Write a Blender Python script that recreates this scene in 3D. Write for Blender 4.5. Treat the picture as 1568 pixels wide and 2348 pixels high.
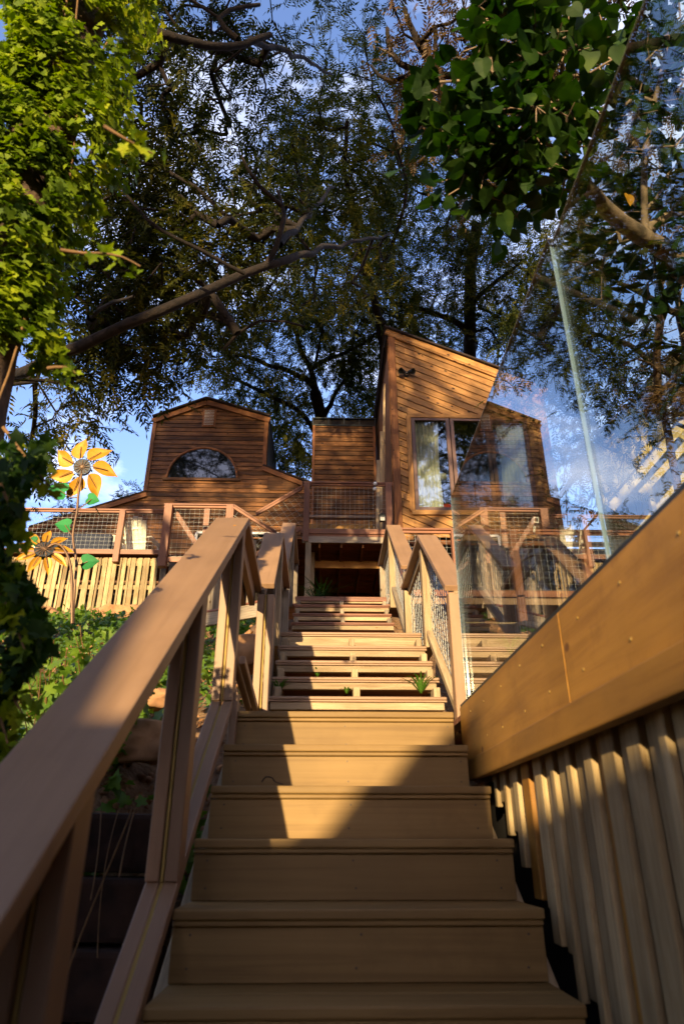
import bpy, bmesh, math, random
import numpy as np
from math import radians, sin, cos, tan, pi, atan2, sqrt
from mathutils import Vector, Matrix, noise, kdtree
random.seed(7); rng = np.random.default_rng(11)
scene = bpy.context.scene
for o in list(bpy.data.objects): bpy.data.objects.remove(o)
C = scene.collection

# ------------------------------------------------------------------ camera, sky, sun
PITCH, YAW = radians(25.9), radians(1.6)
cd = bpy.data.cameras.new('camera'); cam = bpy.data.objects.new('camera', cd); C.objects.link(cam)
cam.location = (0, 0, 0); cam.rotation_euler = (pi/2 + PITCH, 0, -YAW)
cd.sensor_fit = 'VERTICAL'; cd.sensor_height = 36; cd.sensor_width = 24; cd.lens = 24
cd.clip_start = 0.05; cd.clip_end = 900
cd.dof.use_dof = True; cd.dof.focus_distance = 8.5; cd.dof.aperture_fstop = 3.2
scene.camera = cam
SUN_AZ, SUN_EL = radians(12.5), radians(11.0)      # light travels towards +Y, a little to +X, and down
L = Vector((sin(SUN_AZ)*cos(SUN_EL), cos(SUN_AZ)*cos(SUN_EL), -sin(SUN_EL)))
w = bpy.data.worlds.new('World'); scene.world = w; w.use_nodes = True
nt = w.node_tree; N = nt.nodes; K = nt.links; N.clear()
wo = N.new('ShaderNodeOutputWorld'); bg = N.new('ShaderNodeBackground'); bg.inputs[1].default_value = 0.15
sky = N.new('ShaderNodeTexSky'); sky.sky_type = 'NISHITA'; sky.sun_disc = False
sky.sun_elevation = SUN_EL; sky.sun_rotation = pi + SUN_AZ
sky.air_density = 1.0; sky.dust_density = 0.6; sky.ozone_density = 2.2
tc = N.new('ShaderNodeTexCoord'); mp = N.new('ShaderNodeMapping'); mp.inputs['Scale'].default_value = (2.2, 2.2, 5.0)
nz = N.new('ShaderNodeTexNoise'); nz.inputs['Scale'].default_value = 1.7; nz.inputs['Detail'].default_value = 8; nz.inputs['Roughness'].default_value = .62
cr = N.new('ShaderNodeValToRGB'); cr.color_ramp.elements[0].position = .49; cr.color_ramp.elements[1].position = .80
cm = N.new('ShaderNodeMixRGB'); cm.inputs[2].default_value = (5.6, 5.6, 6.1, 1)
cmul = N.new('ShaderNodeMath'); cmul.operation = 'MULTIPLY'; cmul.inputs[1].default_value = .75
K.new(tc.outputs['Generated'], mp.inputs[0]); K.new(mp.outputs[0], nz.inputs[0]); K.new(nz.outputs[0], cr.inputs[0])
K.new(cr.outputs[0], cmul.inputs[0]); K.new(cmul.outputs[0], cm.inputs[0]); tint = N.new('ShaderNodeMixRGB'); tint.blend_type = 'MULTIPLY'; tint.inputs[0].default_value = 1; tint.inputs[2].default_value = (1.08, .97, 1.14, 1); K.new(sky.outputs[0], tint.inputs[1]); K.new(tint.outputs[0], cm.inputs[1])
K.new(cm.outputs[0], bg.inputs[0]); K.new(bg.outputs[0], wo.inputs[0])
sd = bpy.data.lights.new('sun', 'SUN'); sd.energy = 3.45; sd.angle = radians(.55); sd.color = (1, .77, .42)
sun = bpy.data.objects.new('sun', sd); C.objects.link(sun); sun.rotation_euler = L.to_track_quat('-Z', 'Y').to_euler(); sun.location = (-3, -12, 12)
vs = scene.view_settings; vs.view_transform = 'Standard'; vs.look = 'None'; vs.exposure = 1.62; vs.gamma = 1; vs.use_curve_mapping = False
cy = scene.cycles; cy.max_bounces = 8; cy.diffuse_bounces = 3; cy.glossy_bounces = 4; cy.transmission_bounces = 6; cy.transparent_max_bounces = 12
cy.use_adaptive_sampling = True; cy.caustics_reflective = False; cy.caustics_refractive = False
cy.use_denoising = True; cy.sample_clamp_indirect = 8

# survey helper: a sight line measured in the photograph meets a known real plane
FX, CX, CY = 1565., 784., 1174.
_fw = Vector((sin(YAW)*cos(PITCH), cos(YAW)*cos(PITCH), sin(PITCH))); _rt = Vector((cos(YAW), -sin(YAW), 0)); _up = _rt.cross(_fw)
def at(x, y, X=None, Y=None, Z=None, d=None):
    r = _fw*FX + _rt*(x-CX) - _up*(y-CY)
    t = X/r[0] if X is not None else Y/r[1] if Y is not None else Z/r[2] if Z is not None else d/FX
    return r*t

# ------------------------------------------------------------------ materials
def newmat(name):
    m = bpy.data.materials.new(name); m.use_nodes = True; t = m.node_tree; t.nodes.clear()
    out = t.nodes.new('ShaderNodeOutputMaterial'); return m, t, out
def ramp(t, *stops):
    r = t.nodes.new('ShaderNodeValToRGB'); e = r.color_ramp.elements
    e[0].position, e[0].color = stops[0][0], (*stops[0][1], 1); e[1].position, e[1].color = stops[-1][0], (*stops[-1][1], 1)
    for p, c in stops[1:-1]:
        q = e.new(p); q.color = (*c, 1)
    return r
def wood(name, c1, c2, c3=None, rough=.75, stretch=(.8, 14, 14), knots=0.0, knotc=(.03, .012, .005), var=.35, bump=.25, spec=.25, stain=None, ks=(2.4, 3.6, 3.6)):
    m, t, out = newmat(name); n = t.nodes; k = t.links
    b = n.new('ShaderNodeBsdfPrincipled'); b.inputs['Roughness'].default_value = rough; b.inputs['Specular IOR Level'].default_value = spec
    tcn = n.new('ShaderNodeTexCoord'); oi = n.new('ShaderNodeObjectInfo')
    off = n.new('ShaderNodeVectorMath'); off.operation = 'ADD'; sc = n.new('ShaderNodeVectorMath'); sc.operation = 'SCALE'; sc.inputs[0].default_value = (37, 53, 71)
    k.new(oi.outputs['Random'], sc.inputs['Scale']); k.new(tcn.outputs['Object'], off.inputs[0]); k.new(sc.outputs[0], off.inputs[1])
    ma = n.new('ShaderNodeMapping'); ma.inputs['Scale'].default_value = stretch; k.new(off.outputs[0], ma.inputs[0])
    g = n.new('ShaderNodeTexNoise'); g.inputs['Scale'].default_value = 3.2; g.inputs['Detail'].default_value = 7; g.inputs['Roughness'].default_value = .65; g.inputs['Distortion'].default_value = .6
    k.new(ma.outputs[0], g.inputs[0])
    r = ramp(t, (.28, c1), (.5, c2), (.75, c3 or c2)); k.new(g.outputs[0], r.inputs[0]); col = r.outputs[0]
    big = n.new('ShaderNodeTexNoise'); big.inputs['Scale'].default_value = 2.3; big.inputs['Detail'].default_value = 4; k.new(off.outputs[0], big.inputs[0])
    mr = n.new('ShaderNodeMapRange'); mr.inputs[1].default_value = .3; mr.inputs[2].default_value = .7; mr.inputs[3].default_value = 1-var*.6; mr.inputs[4].default_value = 1+var*.5
    k.new(big.outputs[0], mr.inputs[0])
    mr2 = n.new('ShaderNodeMapRange'); mr2.inputs[3].default_value = 1-var*.55; mr2.inputs[4].default_value = 1+var*.45; k.new(oi.outputs['Random'], mr2.inputs[0])
    mm = n.new('ShaderNodeMath'); mm.operation = 'MULTIPLY'; k.new(mr.outputs[0], mm.inputs[0]); k.new(mr2.outputs[0], mm.inputs[1])
    mx = n.new('ShaderNodeVectorMath'); mx.operation = 'SCALE'; k.new(col, mx.inputs[0]); k.new(mm.outputs[0], mx.inputs['Scale']); col = mx.outputs[0]
    if stain:
        sn = n.new('ShaderNodeTexNoise'); sn.inputs['Scale'].default_value = 4.5; sn.inputs['Detail'].default_value = 8; sn.inputs['Roughness'].default_value = .7; k.new(off.outputs[0], sn.inputs[0])
        sr = n.new('ShaderNodeMapRange'); sr.inputs[1].default_value = .52; sr.inputs[2].default_value = .72; sr.inputs[4].default_value = .65; k.new(sn.outputs[0], sr.inputs[0])
        q = n.new('ShaderNodeMixRGB'); q.inputs[2].default_value = (*stain, 1); k.new(sr.outputs[0], q.inputs[0]); k.new(col, q.inputs[1]); col = q.outputs[0]
    if knots > 0:
        mk = n.new('ShaderNodeMapping'); mk.inputs['Scale'].default_value = ks; k.new(off.outputs[0], mk.inputs[0])
        v = n.new('ShaderNodeTexVoronoi'); v.inputs['Scale'].default_value = 1.5; v.inputs['Randomness'].default_value = 1; k.new(mk.outputs[0], v.inputs[0])
        kr = n.new('ShaderNodeMapRange'); kr.inputs[1].default_value = .10*knots; kr.inputs[2].default_value = .17*knots; kr.inputs[3].default_value = 1; kr.inputs[4].default_value = 0; k.new(v.outputs['Distance'], kr.inputs[0])
        q = n.new('ShaderNodeMixRGB'); q.inputs[2].default_value = (*knotc, 1); k.new(kr.outputs[0], q.inputs[0]); k.new(col, q.inputs[1]); col = q.outputs[0]
    k.new(col, b.inputs['Base Color'])
    bp = n.new('ShaderNodeBump'); bp.inputs['Strength'].default_value = bump; bp.inputs['Distance'].default_value = .004; k.new(g.outputs[0], bp.inputs['Height']); k.new(bp.outputs[0], b.inputs['Normal'])
    k.new(b.outputs[0], out.inputs[0]); return m
def plain(name, col, rough=.6, metal=0, spec=.4, nscale=9, var=.2, bump=0, coat=0):
    m, t, out = newmat(name); n = t.nodes; k = t.links
    b = n.new('ShaderNodeBsdfPrincipled'); b.inputs['Roughness'].default_value = rough; b.inputs['Metallic'].default_value = metal; b.inputs['Specular IOR Level'].default_value = spec
    b.inputs['Coat Weight'].default_value = coat
    tcn = n.new('ShaderNodeTexCoord'); g = n.new('ShaderNodeTexNoise'); g.inputs['Scale'].default_value = nscale; g.inputs['Detail'].default_value = 6; k.new(tcn.outputs['Object'], g.inputs[0])
    r = ramp(t, (.3, tuple(c*(1-var) for c in col)), (.7, tuple(min(1, c*(1+var)) for c in col))); k.new(g.outputs[0], r.inputs[0]); k.new(r.outputs[0], b.inputs['Base Color'])
    if bump:
        bp = n.new('ShaderNodeBump'); bp.inputs['Strength'].default_value = bump; bp.inputs['Distance'].default_value = .02; k.new(g.outputs[0], bp.inputs['Height']); k.new(bp.outputs[0], b.inputs['Normal'])
    k.new(b.outputs[0], out.inputs[0]); return m
def leafmat(name, cols, trans=.35, rough=.45, scale=5., tcol=None, spec=.35):
    m, t, out = newmat(name); n = t.nodes; k = t.links
    geo = n.new('ShaderNodeNewGeometry'); oi = n.new('ShaderNodeObjectInfo')
    add = n.new('ShaderNodeVectorMath'); add.operation = 'SCALE'; add.inputs['Scale'].default_value = scale; k.new(geo.outputs['Position'], add.inputs[0])
    wn = n.new('ShaderNodeTexNoise'); wn.inputs['Scale'].default_value = 1; wn.inputs['Detail'].default_value = 2; k.new(add.outputs[0], wn.inputs[0])
    big = n.new('ShaderNodeTexNoise'); big.inputs['Scale'].default_value = .55; k.new(geo.outputs['Position'], big.inputs[0])
    a = n.new('ShaderNodeMath'); a.operation = 'MULTIPLY_ADD'; a.inputs[1].default_value = .55; k.new(wn.outputs[0], a.inputs[0])
    b2 = n.new('ShaderNodeMath'); b2.operation = 'MULTIPLY'; b2.inputs[1].default_value = .45; k.new(big.outputs[0], b2.inputs[0]); k.new(b2.outputs[0], a.inputs[2])
    st = [(.32 + .36*i/(len(cols)-1), c) for i, c in enumerate(cols)]
    r = ramp(t, *st); k.new(a.outputs[0], r.inputs[0])
    p = n.new('ShaderNodeBsdfPrincipled'); p.inputs['Roughness'].default_value = rough; p.inputs['Specular IOR Level'].default_value = spec; k.new(r.outputs[0], p.inputs['Base Color'])
    tr = n.new('ShaderNodeBsdfTranslucent'); tm = n.new('ShaderNodeMixRGB'); tm.blend_type = 'MULTIPLY'; tm.inputs[0].default_value = 1; tm.inputs[2].default_value = (*(tcol or (1.5, 1.6, .5)), 1)
    k.new(r.outputs[0], tm.inputs[1]); k.new(tm.outputs[0], tr.inputs[0])
    mx = n.new('ShaderNodeMixShader'); mx.inputs[0].default_value = trans; k.new(p.outputs[0], mx.inputs[1]); k.new(tr.outputs[0], mx.inputs[2]); k.new(mx.outputs[0], out.inputs[0]); return m
def glassmat(name, tint=(.93, .97, .95), rough=0., boost=1.0, ior=1.5):
    m, t, out = newmat(name); n = t.nodes; k = t.links
    geo = n.new('ShaderNodeNewGeometry'); mr = n.new('ShaderNodeMapRange'); mr.inputs[3].default_value = ior; mr.inputs[4].default_value = 1/ior; k.new(geo.outputs['Backfacing'], mr.inputs[0])
    fr = n.new('ShaderNodeFresnel'); k.new(mr.outputs[0], fr.inputs[0]); mu = n.new('ShaderNodeMath'); mu.operation = 'MULTIPLY'; mu.use_clamp = True; mu.inputs[1].default_value = boost; k.new(fr.outputs[0], mu.inputs[0])
    tr = n.new('ShaderNodeBsdfTransparent'); tr.inputs[0].default_value = (*tint, 1); gl = n.new('ShaderNodeBsdfGlossy'); gl.inputs['Roughness'].default_value = rough
    mx = n.new('ShaderNodeMixShader'); k.new(mu.outputs[0], mx.inputs[0]); k.new(tr.outputs[0], mx.inputs[1]); k.new(gl.outputs[0], mx.inputs[2]); k.new(mx.outputs[0], out.inputs[0]); return m
M = {}
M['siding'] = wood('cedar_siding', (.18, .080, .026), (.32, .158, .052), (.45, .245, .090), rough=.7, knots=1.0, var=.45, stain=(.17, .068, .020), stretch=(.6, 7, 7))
M['siding_shade'] = wood('shaded_cedar_siding', (.045, .018, .006), (.13, .054, .017), (.27, .122, .040), rough=.7, knots=1.0, var=.85, stain=(.05, .018, .006), stretch=(.6, 7, 7))  # copy of the cedar siding with shade put into darker, patchier colour
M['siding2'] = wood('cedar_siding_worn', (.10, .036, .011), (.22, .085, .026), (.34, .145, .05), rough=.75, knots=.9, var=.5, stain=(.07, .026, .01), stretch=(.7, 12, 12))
M['trim'] = wood('cedar_trim', (.10, .038, .014), (.20, .08, .03), (.28, .12, .05), rough=.75, knots=.6, var=.3)
M['paint'] = wood('brown_painted_board', (.25, .145, .078), (.29, .17, .094), (.315, .188, .105), rough=.5, stretch=(.5, 9, 9), var=.22, bump=.25, spec=.35, knots=.45, knotc=(.17, .095, .05), ks=(2.0, 4, 4), stain=(.22, .125, .07))
M['deckpaint'] = wood('red_brown_stained_board', (.13, .045, .02), (.22, .08, .036), (.27, .105, .05), rough=.5, knots=.4, var=.3, spec=.4)
M['compo'] = wood('tan_composite_board', (.165, .090, .026), (.225, .132, .041), (.265, .160, .055), rough=.6, stretch=(.3, 10, 10), var=.2, bump=.2, stain=(.175, .097, .028), spec=.3)
M['fascia'] = wood('stained_fascia_board', (.24, .10, .012), (.38, .175, .024), (.45, .22, .036), rough=.55, stretch=(.3, 5, 5), var=.35, stain=(.19, .08, .012), spec=.4, knots=.5, knotc=(.16, .06, .01))
M['pale'] = wood('pale_weathered_lumber', (.22, .145, .078), (.37, .265, .155), (.46, .35, .22), rough=.8, knots=.4, knotc=(.16, .08, .03), var=.35, stretch=(1, 16, 16))
M['grey'] = wood('grey_weathered_lumber', (.12, .09, .065), (.27, .215, .16), (.40, .32, .23), rough=.85, knots=.6, knotc=(.08, .045, .02), var=.4, stretch=(1, 18, 18))
M['slat'] = wood('pale_slat', (.24, .155, .070), (.38, .27, .135), (.46, .345, .185), rough=.7, knots=.4, knotc=(.18, .09, .03), var=.6, stretch=(.8, 14, 14), stain=(.26, .15, .05))
M['dark'] = plain('dark_backing', (.012, .008, .006), .9, var=.3)
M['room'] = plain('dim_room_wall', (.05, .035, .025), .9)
M['shingle'] = wood('dark_shingle', (.012, .008, .007), (.03, .02, .016), (.05, .035, .028), rough=.9, var=.4)
M['black'] = plain('black_metal', (.015, .02, .02), .45, .3)
M['wire'] = plain('galvanised_wire', (.30, .30, .28), .4, .6, var=.2)
M['glass'] = glassmat('clear_railing_glass', (.92, .965, .95), boost=1.95)
M['wglass'] = glassmat('window_glass', (.85, .9, .9), boost=5.5)
M['edge'] = plain('pale_glass_edge', (.36, .50, .60), .15, spec=.6, var=.1)
M['edgetop'] = plain('amber_glass_edge', (.30, .26, .15), .3, spec=.6, var=.1)
M['frame'] = plain('brown_window_frame', (.10, .055, .045), .4, var=.1)
M['white'] = plain('white_plastic', (.75, .72, .66), .5, var=.05)
M['cream'] = plain('cream_painted_chair', (.75, .70, .55), .55, var=.08)
M['curtain'] = plain('cream_curtain_cloth', (.78, .73, .6), .9, var=.08)
M['navy'] = plain('navy_cushion', (.03, .035, .055), .9)
M['red'] = plain('red_cushion', (.42, .02, .02), .8)
M['yellow'] = plain('yellow_enamel_petal', (.46, .215, .008), .42, .15, spec=.5, var=.25, coat=.15, nscale=14)
M['gleaf'] = plain('green_enamel_leaf', (.012, .17, .042), .6, 0, spec=.2, var=.3, coat=0)
M['rod'] = plain('bronze_rod', (.16, .09, .05), .45, .4)
M['hub'] = plain('steel_hub', (.035, .04, .05), .6, .2)
M['chrome'] = plain('galvanised_flue', (.55, .56, .57), .25, .9, var=.1)
M['ywall'] = wood('pale_yellow_board', (.26, .19, .075), (.34, .26, .11), (.38, .30, .14), rough=.8, var=.15, stretch=(.6, 8, 8))
M['bark'] = plain('grey_brown_bark', (.085, .05, .03), .9, nscale=16, var=.6, bump=.9)
M['shadebark'] = plain('shaded_pecan_bark', (.013, .008, .006), .95, nscale=14, var=.6, bump=.9)  # bark darkened evenly so the limb reads as shaded
M['palebark'] = plain('pale_mulberry_bark', (.20, .14, .09), .85, nscale=10, var=.6, bump=.8)
M['vinestem'] = plain('brown_vine_stem', (.16, .085, .03), .8, nscale=20, var=.3)
M['pecan'] = leafmat('pecan_leaf', [(.007, .012, .003), (.018, .025, .005), (.055, .055, .008), (.19, .14, .018)], .34, .6, 7., spec=.1)
M['pecan2'] = leafmat('pecan_leaf_far', [(.008, .014, .003), (.024, .034, .006), (.075, .075, .012), (.21, .165, .025)], .36, .6, 5., spec=.1)
M['autumn'] = leafmat('bronze_autumn_leaf', [(.03, .018, .008), (.08, .045, .018), (.16, .09, .03)], .3, .5, 7.)
M['mulb'] = leafmat('mulberry_leaf', [(.005, .016, .003), (.010, .030, .004), (.022, .050, .006), (.06, .10, .010)], .36, .6, 8., tcol=(1.3, 1.7, .4), spec=.15)
M['mulby'] = leafmat('yellow_mulberry_leaf', [(.5, .25, .02), (.6, .3, .03)], .4, .5, 6.)
M['ivy'] = leafmat('ivy_leaf', [(.014, .032, .002), (.08, .13, .005), (.22, .28, .009), (.42, .38, .016)], .32, .62, 9., tcol=(1.3, 1.5, .3), spec=.15)
M['vine'] = leafmat('bank_vine_leaf', [(.03, .08, .008), (.09, .17, .015), (.16, .24, .02)], .35, .45, 9.)
M['grass'] = leafmat('grass_blade', [(.05, .13, .012), (.10, .20, .02)], .4, .45, 9.)
M['litter'] = leafmat('dry_litter_leaf', [(.10, .045, .015), (.24, .11, .04), (.38, .20, .08)], .15, .8, 14., tcol=(1.2, .8, .4))
M['rock'] = plain('sandy_rock', (.33, .17, .08), .9, nscale=5, var=.5, bump=1)
M['stump'] = plain('dark_rotten_timber', (.03, .014, .008), .95, nscale=8, var=.7, bump=1)
def soilmat():
    m, t, out = newmat('sandy_soil'); n = t.nodes; k = t.links
    g = n.new('ShaderNodeNewGeometry'); a = n.new('ShaderNodeTexNoise'); a.inputs['Scale'].default_value = 2.2; a.inputs['Detail'].default_value = 10; a.inputs['Roughness'].default_value = .7
    k.new(g.outputs['Position'], a.inputs[0]); r = ramp(t, (.3, (.05, .026, .012)), (.48, (.17, .09, .04)), (.62, (.30, .17, .08)), (.8, (.20, .13, .05))); k.new(a.outputs[0], r.inputs[0])
    b = n.new('ShaderNodeBsdfPrincipled'); b.inputs['Roughness'].default_value = .95; k.new(r.outputs[0], b.inputs['Base Color'])
    f = n.new('ShaderNodeTexNoise'); f.inputs['Scale'].default_value = 22; f.inputs['Detail'].default_value = 8; k.new(g.outputs['Position'], f.inputs[0])
    bp = n.new('ShaderNodeBump'); bp.inputs['Strength'].default_value = 1; bp.inputs['Distance'].default_value = .05; k.new(f.outputs[0], bp.inputs['Height']); k.new(bp.outputs[0], b.inputs['Normal'])
    k.new(b.outputs[0], out.inputs[0]); return m
M['soil'] = soilmat()

# ------------------------------------------------------------------ builders
def tag(o, label=None, cat=None, group=None, kind=None):
    if label: o['label'] = label
    if cat: o['category'] = cat
    if group: o['group'] = group
    if kind: o['kind'] = kind
    return o
def thing(name, label, cat, loc=(0, 0, 0), group=None):
    o = bpy.data.objects.new(name, None); C.objects.link(o); o.location = loc; o.empty_display_size = .1
    return tag(o, label, cat, group)
def wloc(p):
    v = Vector((0, 0, 0))
    while p is not None:
        v = v + p.location; p = p.parent
    return v
def link(name, me, mat, parent=None, mw=None):
    o = bpy.data.objects.new(name, me); C.objects.link(o)
    if mat is not None and not me.materials: me.materials.append(mat if not isinstance(mat, str) else M[mat])
    mw = mw or Matrix.Identity(4)
    if parent is not None:
        o.parent = parent; bpy_par = PW.get(parent.name) or Matrix.Translation(wloc(parent))
        o.matrix_basis = bpy_par.inverted() @ mw
    else: o.matrix_basis = mw
    PW[o.name] = mw.copy()
    return o
PW = {}
def frame(p0, p1, up):
    x = (p1-p0).normalized(); up = Vector(up); z = (up - x*up.dot(x)).normalized(); y = z.cross(x)
    return Matrix(((x.x, y.x, z.x, p0.x), (x.y, y.y, z.y, p0.y), (x.z, y.z, z.z, p0.z), (0, 0, 0, 1)))
def boxmesh(lx, ly, lz, bev=0, cx=True):
    """box from x=0..lx, y and z centred"""
    bm = bmesh.new(); bmesh.ops.create_cube(bm, size=1)
    for v in bm.verts: v.co = Vector(((v.co.x+.5)*lx, v.co.y*ly, v.co.z*lz))
    if bev: bmesh.ops.bevel(bm, geom=bm.edges[:], offset=bev, segments=2 if bev > .004 else 1, affect='EDGES', profile=.6)
    me = bpy.data.meshes.new('box'); bm.to_mesh(me); bm.free(); return me
def beam(name, p0, p1, wy, wz, mat, parent=None, up=(0, 0, 1), bev=.004, off=(0, 0, 0)):
    """a bar from p0 to p1; wy across, wz along 'up'"""
    p0, p1 = Vector(p0), Vector(p1); mw = frame(p0, p1, up) @ Matrix.Translation(off)
    return link(name, boxmesh((p1-p0).length, wy, wz, bev), mat, parent, mw)
def rawmesh(name, V, F, mat, parent=None, mw=None, smooth=False):
    me = bpy.data.meshes.new(name)
    V = np.asarray(V, np.float32).reshape(-1, 3)
    if isinstance(F, np.ndarray):
        nf, k = F.shape; me.vertices.add(len(V)); me.vertices.foreach_set('co', V.ravel()); me.loops.add(nf*k); me.loops.foreach_set('vertex_index', F.astype(np.int32).ravel())
        me.polygons.add(nf); me.polygons.foreach_set('loop_start', np.arange(0, nf*k, k, dtype=np.int32)); me.update(calc_edges=True)
    else: me.from_pydata([tuple(map(float, v)) for v in V], [], F); me.update()
    if smooth: me.polygons.foreach_set('use_smooth', [True]*len(me.polygons))
    return link(name, me, mat, parent, mw)
def frames(P):
    P = np.asarray(P, float); T = np.gradient(P, axis=0); T /= np.linalg.norm(T, axis=1)[:, None]+1e-9
    ref = np.tile([0.0, 0, 1], (len(P), 1)); bad = np.abs(T[:, 2]) > .95; ref[bad] = [1, 0, 0]
    if bad.any() and not bad.all(): ref[:] = [.3, .9, .1]
    U = np.cross(T, ref); U /= np.linalg.norm(U, axis=1)[:, None]+1e-9
    return T, U, np.cross(T, U)
def tubes(paths, sides=6, jitter=0):
    """paths: list of (points, radii) -> V,F quads"""
    VV, FF, o = [], [], 0; a = np.arange(sides)*2*pi/sides
    for P, R in paths:
        P = np.asarray(P, float); R = np.asarray(R, float)*np.ones(len(P)); T, U, W = frames(P)
        jj = 1+jitter*rng.uniform(-1, 1, (len(P), sides))
        ring = P[:, None]+(R[:, None]*jj)[..., None]*(np.cos(a)[None, :, None]*U[:, None]+np.sin(a)[None, :, None]*W[:, None])
        VV.append(ring.reshape(-1, 3)); n = len(P); i = np.arange(n-1)[:, None]*sides; j = np.arange(sides)[None]; j2 = (j+1) % sides
        FF.append(np.stack([i+j, i+j2, i+sides+j2, i+sides+j], -1).reshape(-1, 4)+o); o += n*sides
    return np.concatenate(VV), np.concatenate(FF)
def smoothpath(pts, step=.15, wob=0.0):
    P = [Vector(p) for p in pts]; out = []
    for i in range(len(P)-1):
        p0 = P[max(i-1, 0)]; p1 = P[i]; p2 = P[i+1]; p3 = P[min(i+2, len(P)-1)]; n = max(2, int((p2-p1).length/step))
        for j in range(n):
            t = j/n; out.append(.5*((2*p1)+(p2-p0)*t+(2*p0-5*p1+4*p2-p3)*t*t+(3*p1-p0-3*p2+p3)*t**3))
    out.append(P[-1]); A = np.array(out)
    if wob:
        for i, q in enumerate(A): A[i] += np.array(noise.noise_vector(Vector(q)*1.7))*wob
    return A
def tube(name, pts, r0, r1, mat, parent=None, sides=8, step=.1, wob=0, smooth=True, jitter=0):
    P = smoothpath(pts, step, wob); V, F = tubes([(P, np.linspace(r0, r1, len(P)))], sides, jitter)
    return rawmesh(name, V, F, mat, parent, smooth=smooth)
def extrude(name, poly, mw, thick, mat, parent=None, bev=0):
    """poly in local xy, from z=0 back to z=-thick"""
    bm = bmesh.new(); a = [bm.verts.new((x, y, 0)) for x, y in poly]; b = [bm.verts.new((x, y, -thick)) for x, y in poly]; n = len(poly)
    bm.faces.new(a); bm.faces.new(b[::-1])
    for i in range(n): bm.faces.new((a[i], b[i], b[(i+1) % n], a[(i+1) % n]))
    bmesh.ops.recalc_face_normals(bm, faces=bm.faces[:])
    if bev: bmesh.ops.bevel(bm, geom=bm.edges[:], offset=bev, segments=1, affect='EDGES')
    me = bpy.data.meshes.new(name); bm.to_mesh(me); bm.free(); return link(name, me, mat, parent, mw)
def clip(poly, a, b, c):
    """keep a*x+b*y<=c"""
    out = []; n = len(poly)
    for i in range(n):
        p, q = poly[i], poly[(i+1) % n]; dp = a*p[0]+b*p[1]-c; dq = a*q[0]+b*q[1]-c
        if dp <= 0: out.append(p)
        if dp*dq < 0: t = dp/(dp-dq); out.append((p[0]+(q[0]-p[0])*t, p[1]+(q[1]-p[1])*t))
    return out
def area(p): return abs(sum(p[i][0]*p[(i+1) % len(p)][1]-p[(i+1) % len(p)][0]*p[i][1] for i in range(len(p))))/2
def boards(parent, regions, origin, ux, uy, ang, pitch, mat, name='siding_board', thick=.022, lap=True, gap=.009, jit=.0, start=0.0):
    """cover the convex regions (2D in the wall plane ux, uy at origin) with planks running at angle ang"""
    ux, uy, origin = Vector(ux), Vector(uy), Vector(origin); c, s = cos(ang), sin(ang)
    d = ux*c+uy*s; e = uy*c-ux*s; nrm = d.cross(e)
    for reg in regions:
        R = [(x*c+y*s, -x*s+y*c) for x, y in reg]; t0 = min(p[1] for p in R); t1 = max(p[1] for p in R)
        k = math.floor((t0-start)/pitch)
        while start+k*pitch < t1:
            lo = start+k*pitch+gap/2; hi = lo+pitch-gap; k += 1
            q = clip(clip(R, 0, 1, hi), 0, -1, -lo)
            if len(q) < 3 or area(q) < .0012: continue
            x0 = min(p[0] for p in q); y0 = lo
            bm = bmesh.new(); jz = random.uniform(-jit, jit)
            def zf(y): return jz+(.018*(1-(y-lo)/pitch) if lap else 0)
            a = [bm.verts.new((x-x0, y-y0, zf(y))) for x, y in q]; b = [bm.verts.new((x-x0, y-y0, -thick)) for x, y in q]; n = len(q)
            try:
                bm.faces.new(a); bm.faces.new(b[::-1])
                for i in range(n): bm.faces.new((a[i], b[i], b[(i+1) % n], a[(i+1) % n]))
            except ValueError: bm.free(); continue
            bmesh.ops.recalc_face_normals(bm, faces=bm.faces[:])
            me = bpy.data.meshes.new(name); bm.to_mesh(me); bm.free()
            o = origin+d*x0+e*y0
            link(name, me, mat, parent, Matrix(((d.x, e.x, nrm.x, o.x), (d.y, e.y, nrm.y, o.y), (d.z, e.z, nrm.z, o.z), (0, 0, 0, 1))))
def wiregrid(name, a, b, h, parent, sp=.1, r=.0022, mat='wire', up=(0, 0, 1), skew=True):
    """mesh panel between a and b (foot line), standing h high; wires upright and along the foot line"""
    a, b, u = Vector(a), Vector(b), Vector(up); P = []; Ln = (b-a).length; n = max(1, int(Ln/sp))
    for i in range(n+1):
        t = (i+.3)/(n+.6); q = a.lerp(b, t); P.append(([q, q+u*h*.5, q+u*h], r))
    m = max(1, int(h/sp))
    for j in range(m+1):
        v = u*(h*(j+.3)/(m+.6)); P.append(([a+v, a.lerp(b, .5)+v, b+v], r))
    V, F = tubes([([tuple(x) for x in p], r) for p, r in P], 4); o = rawmesh(name, V, F, mat, parent); return tag(o, kind='stuff')
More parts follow.
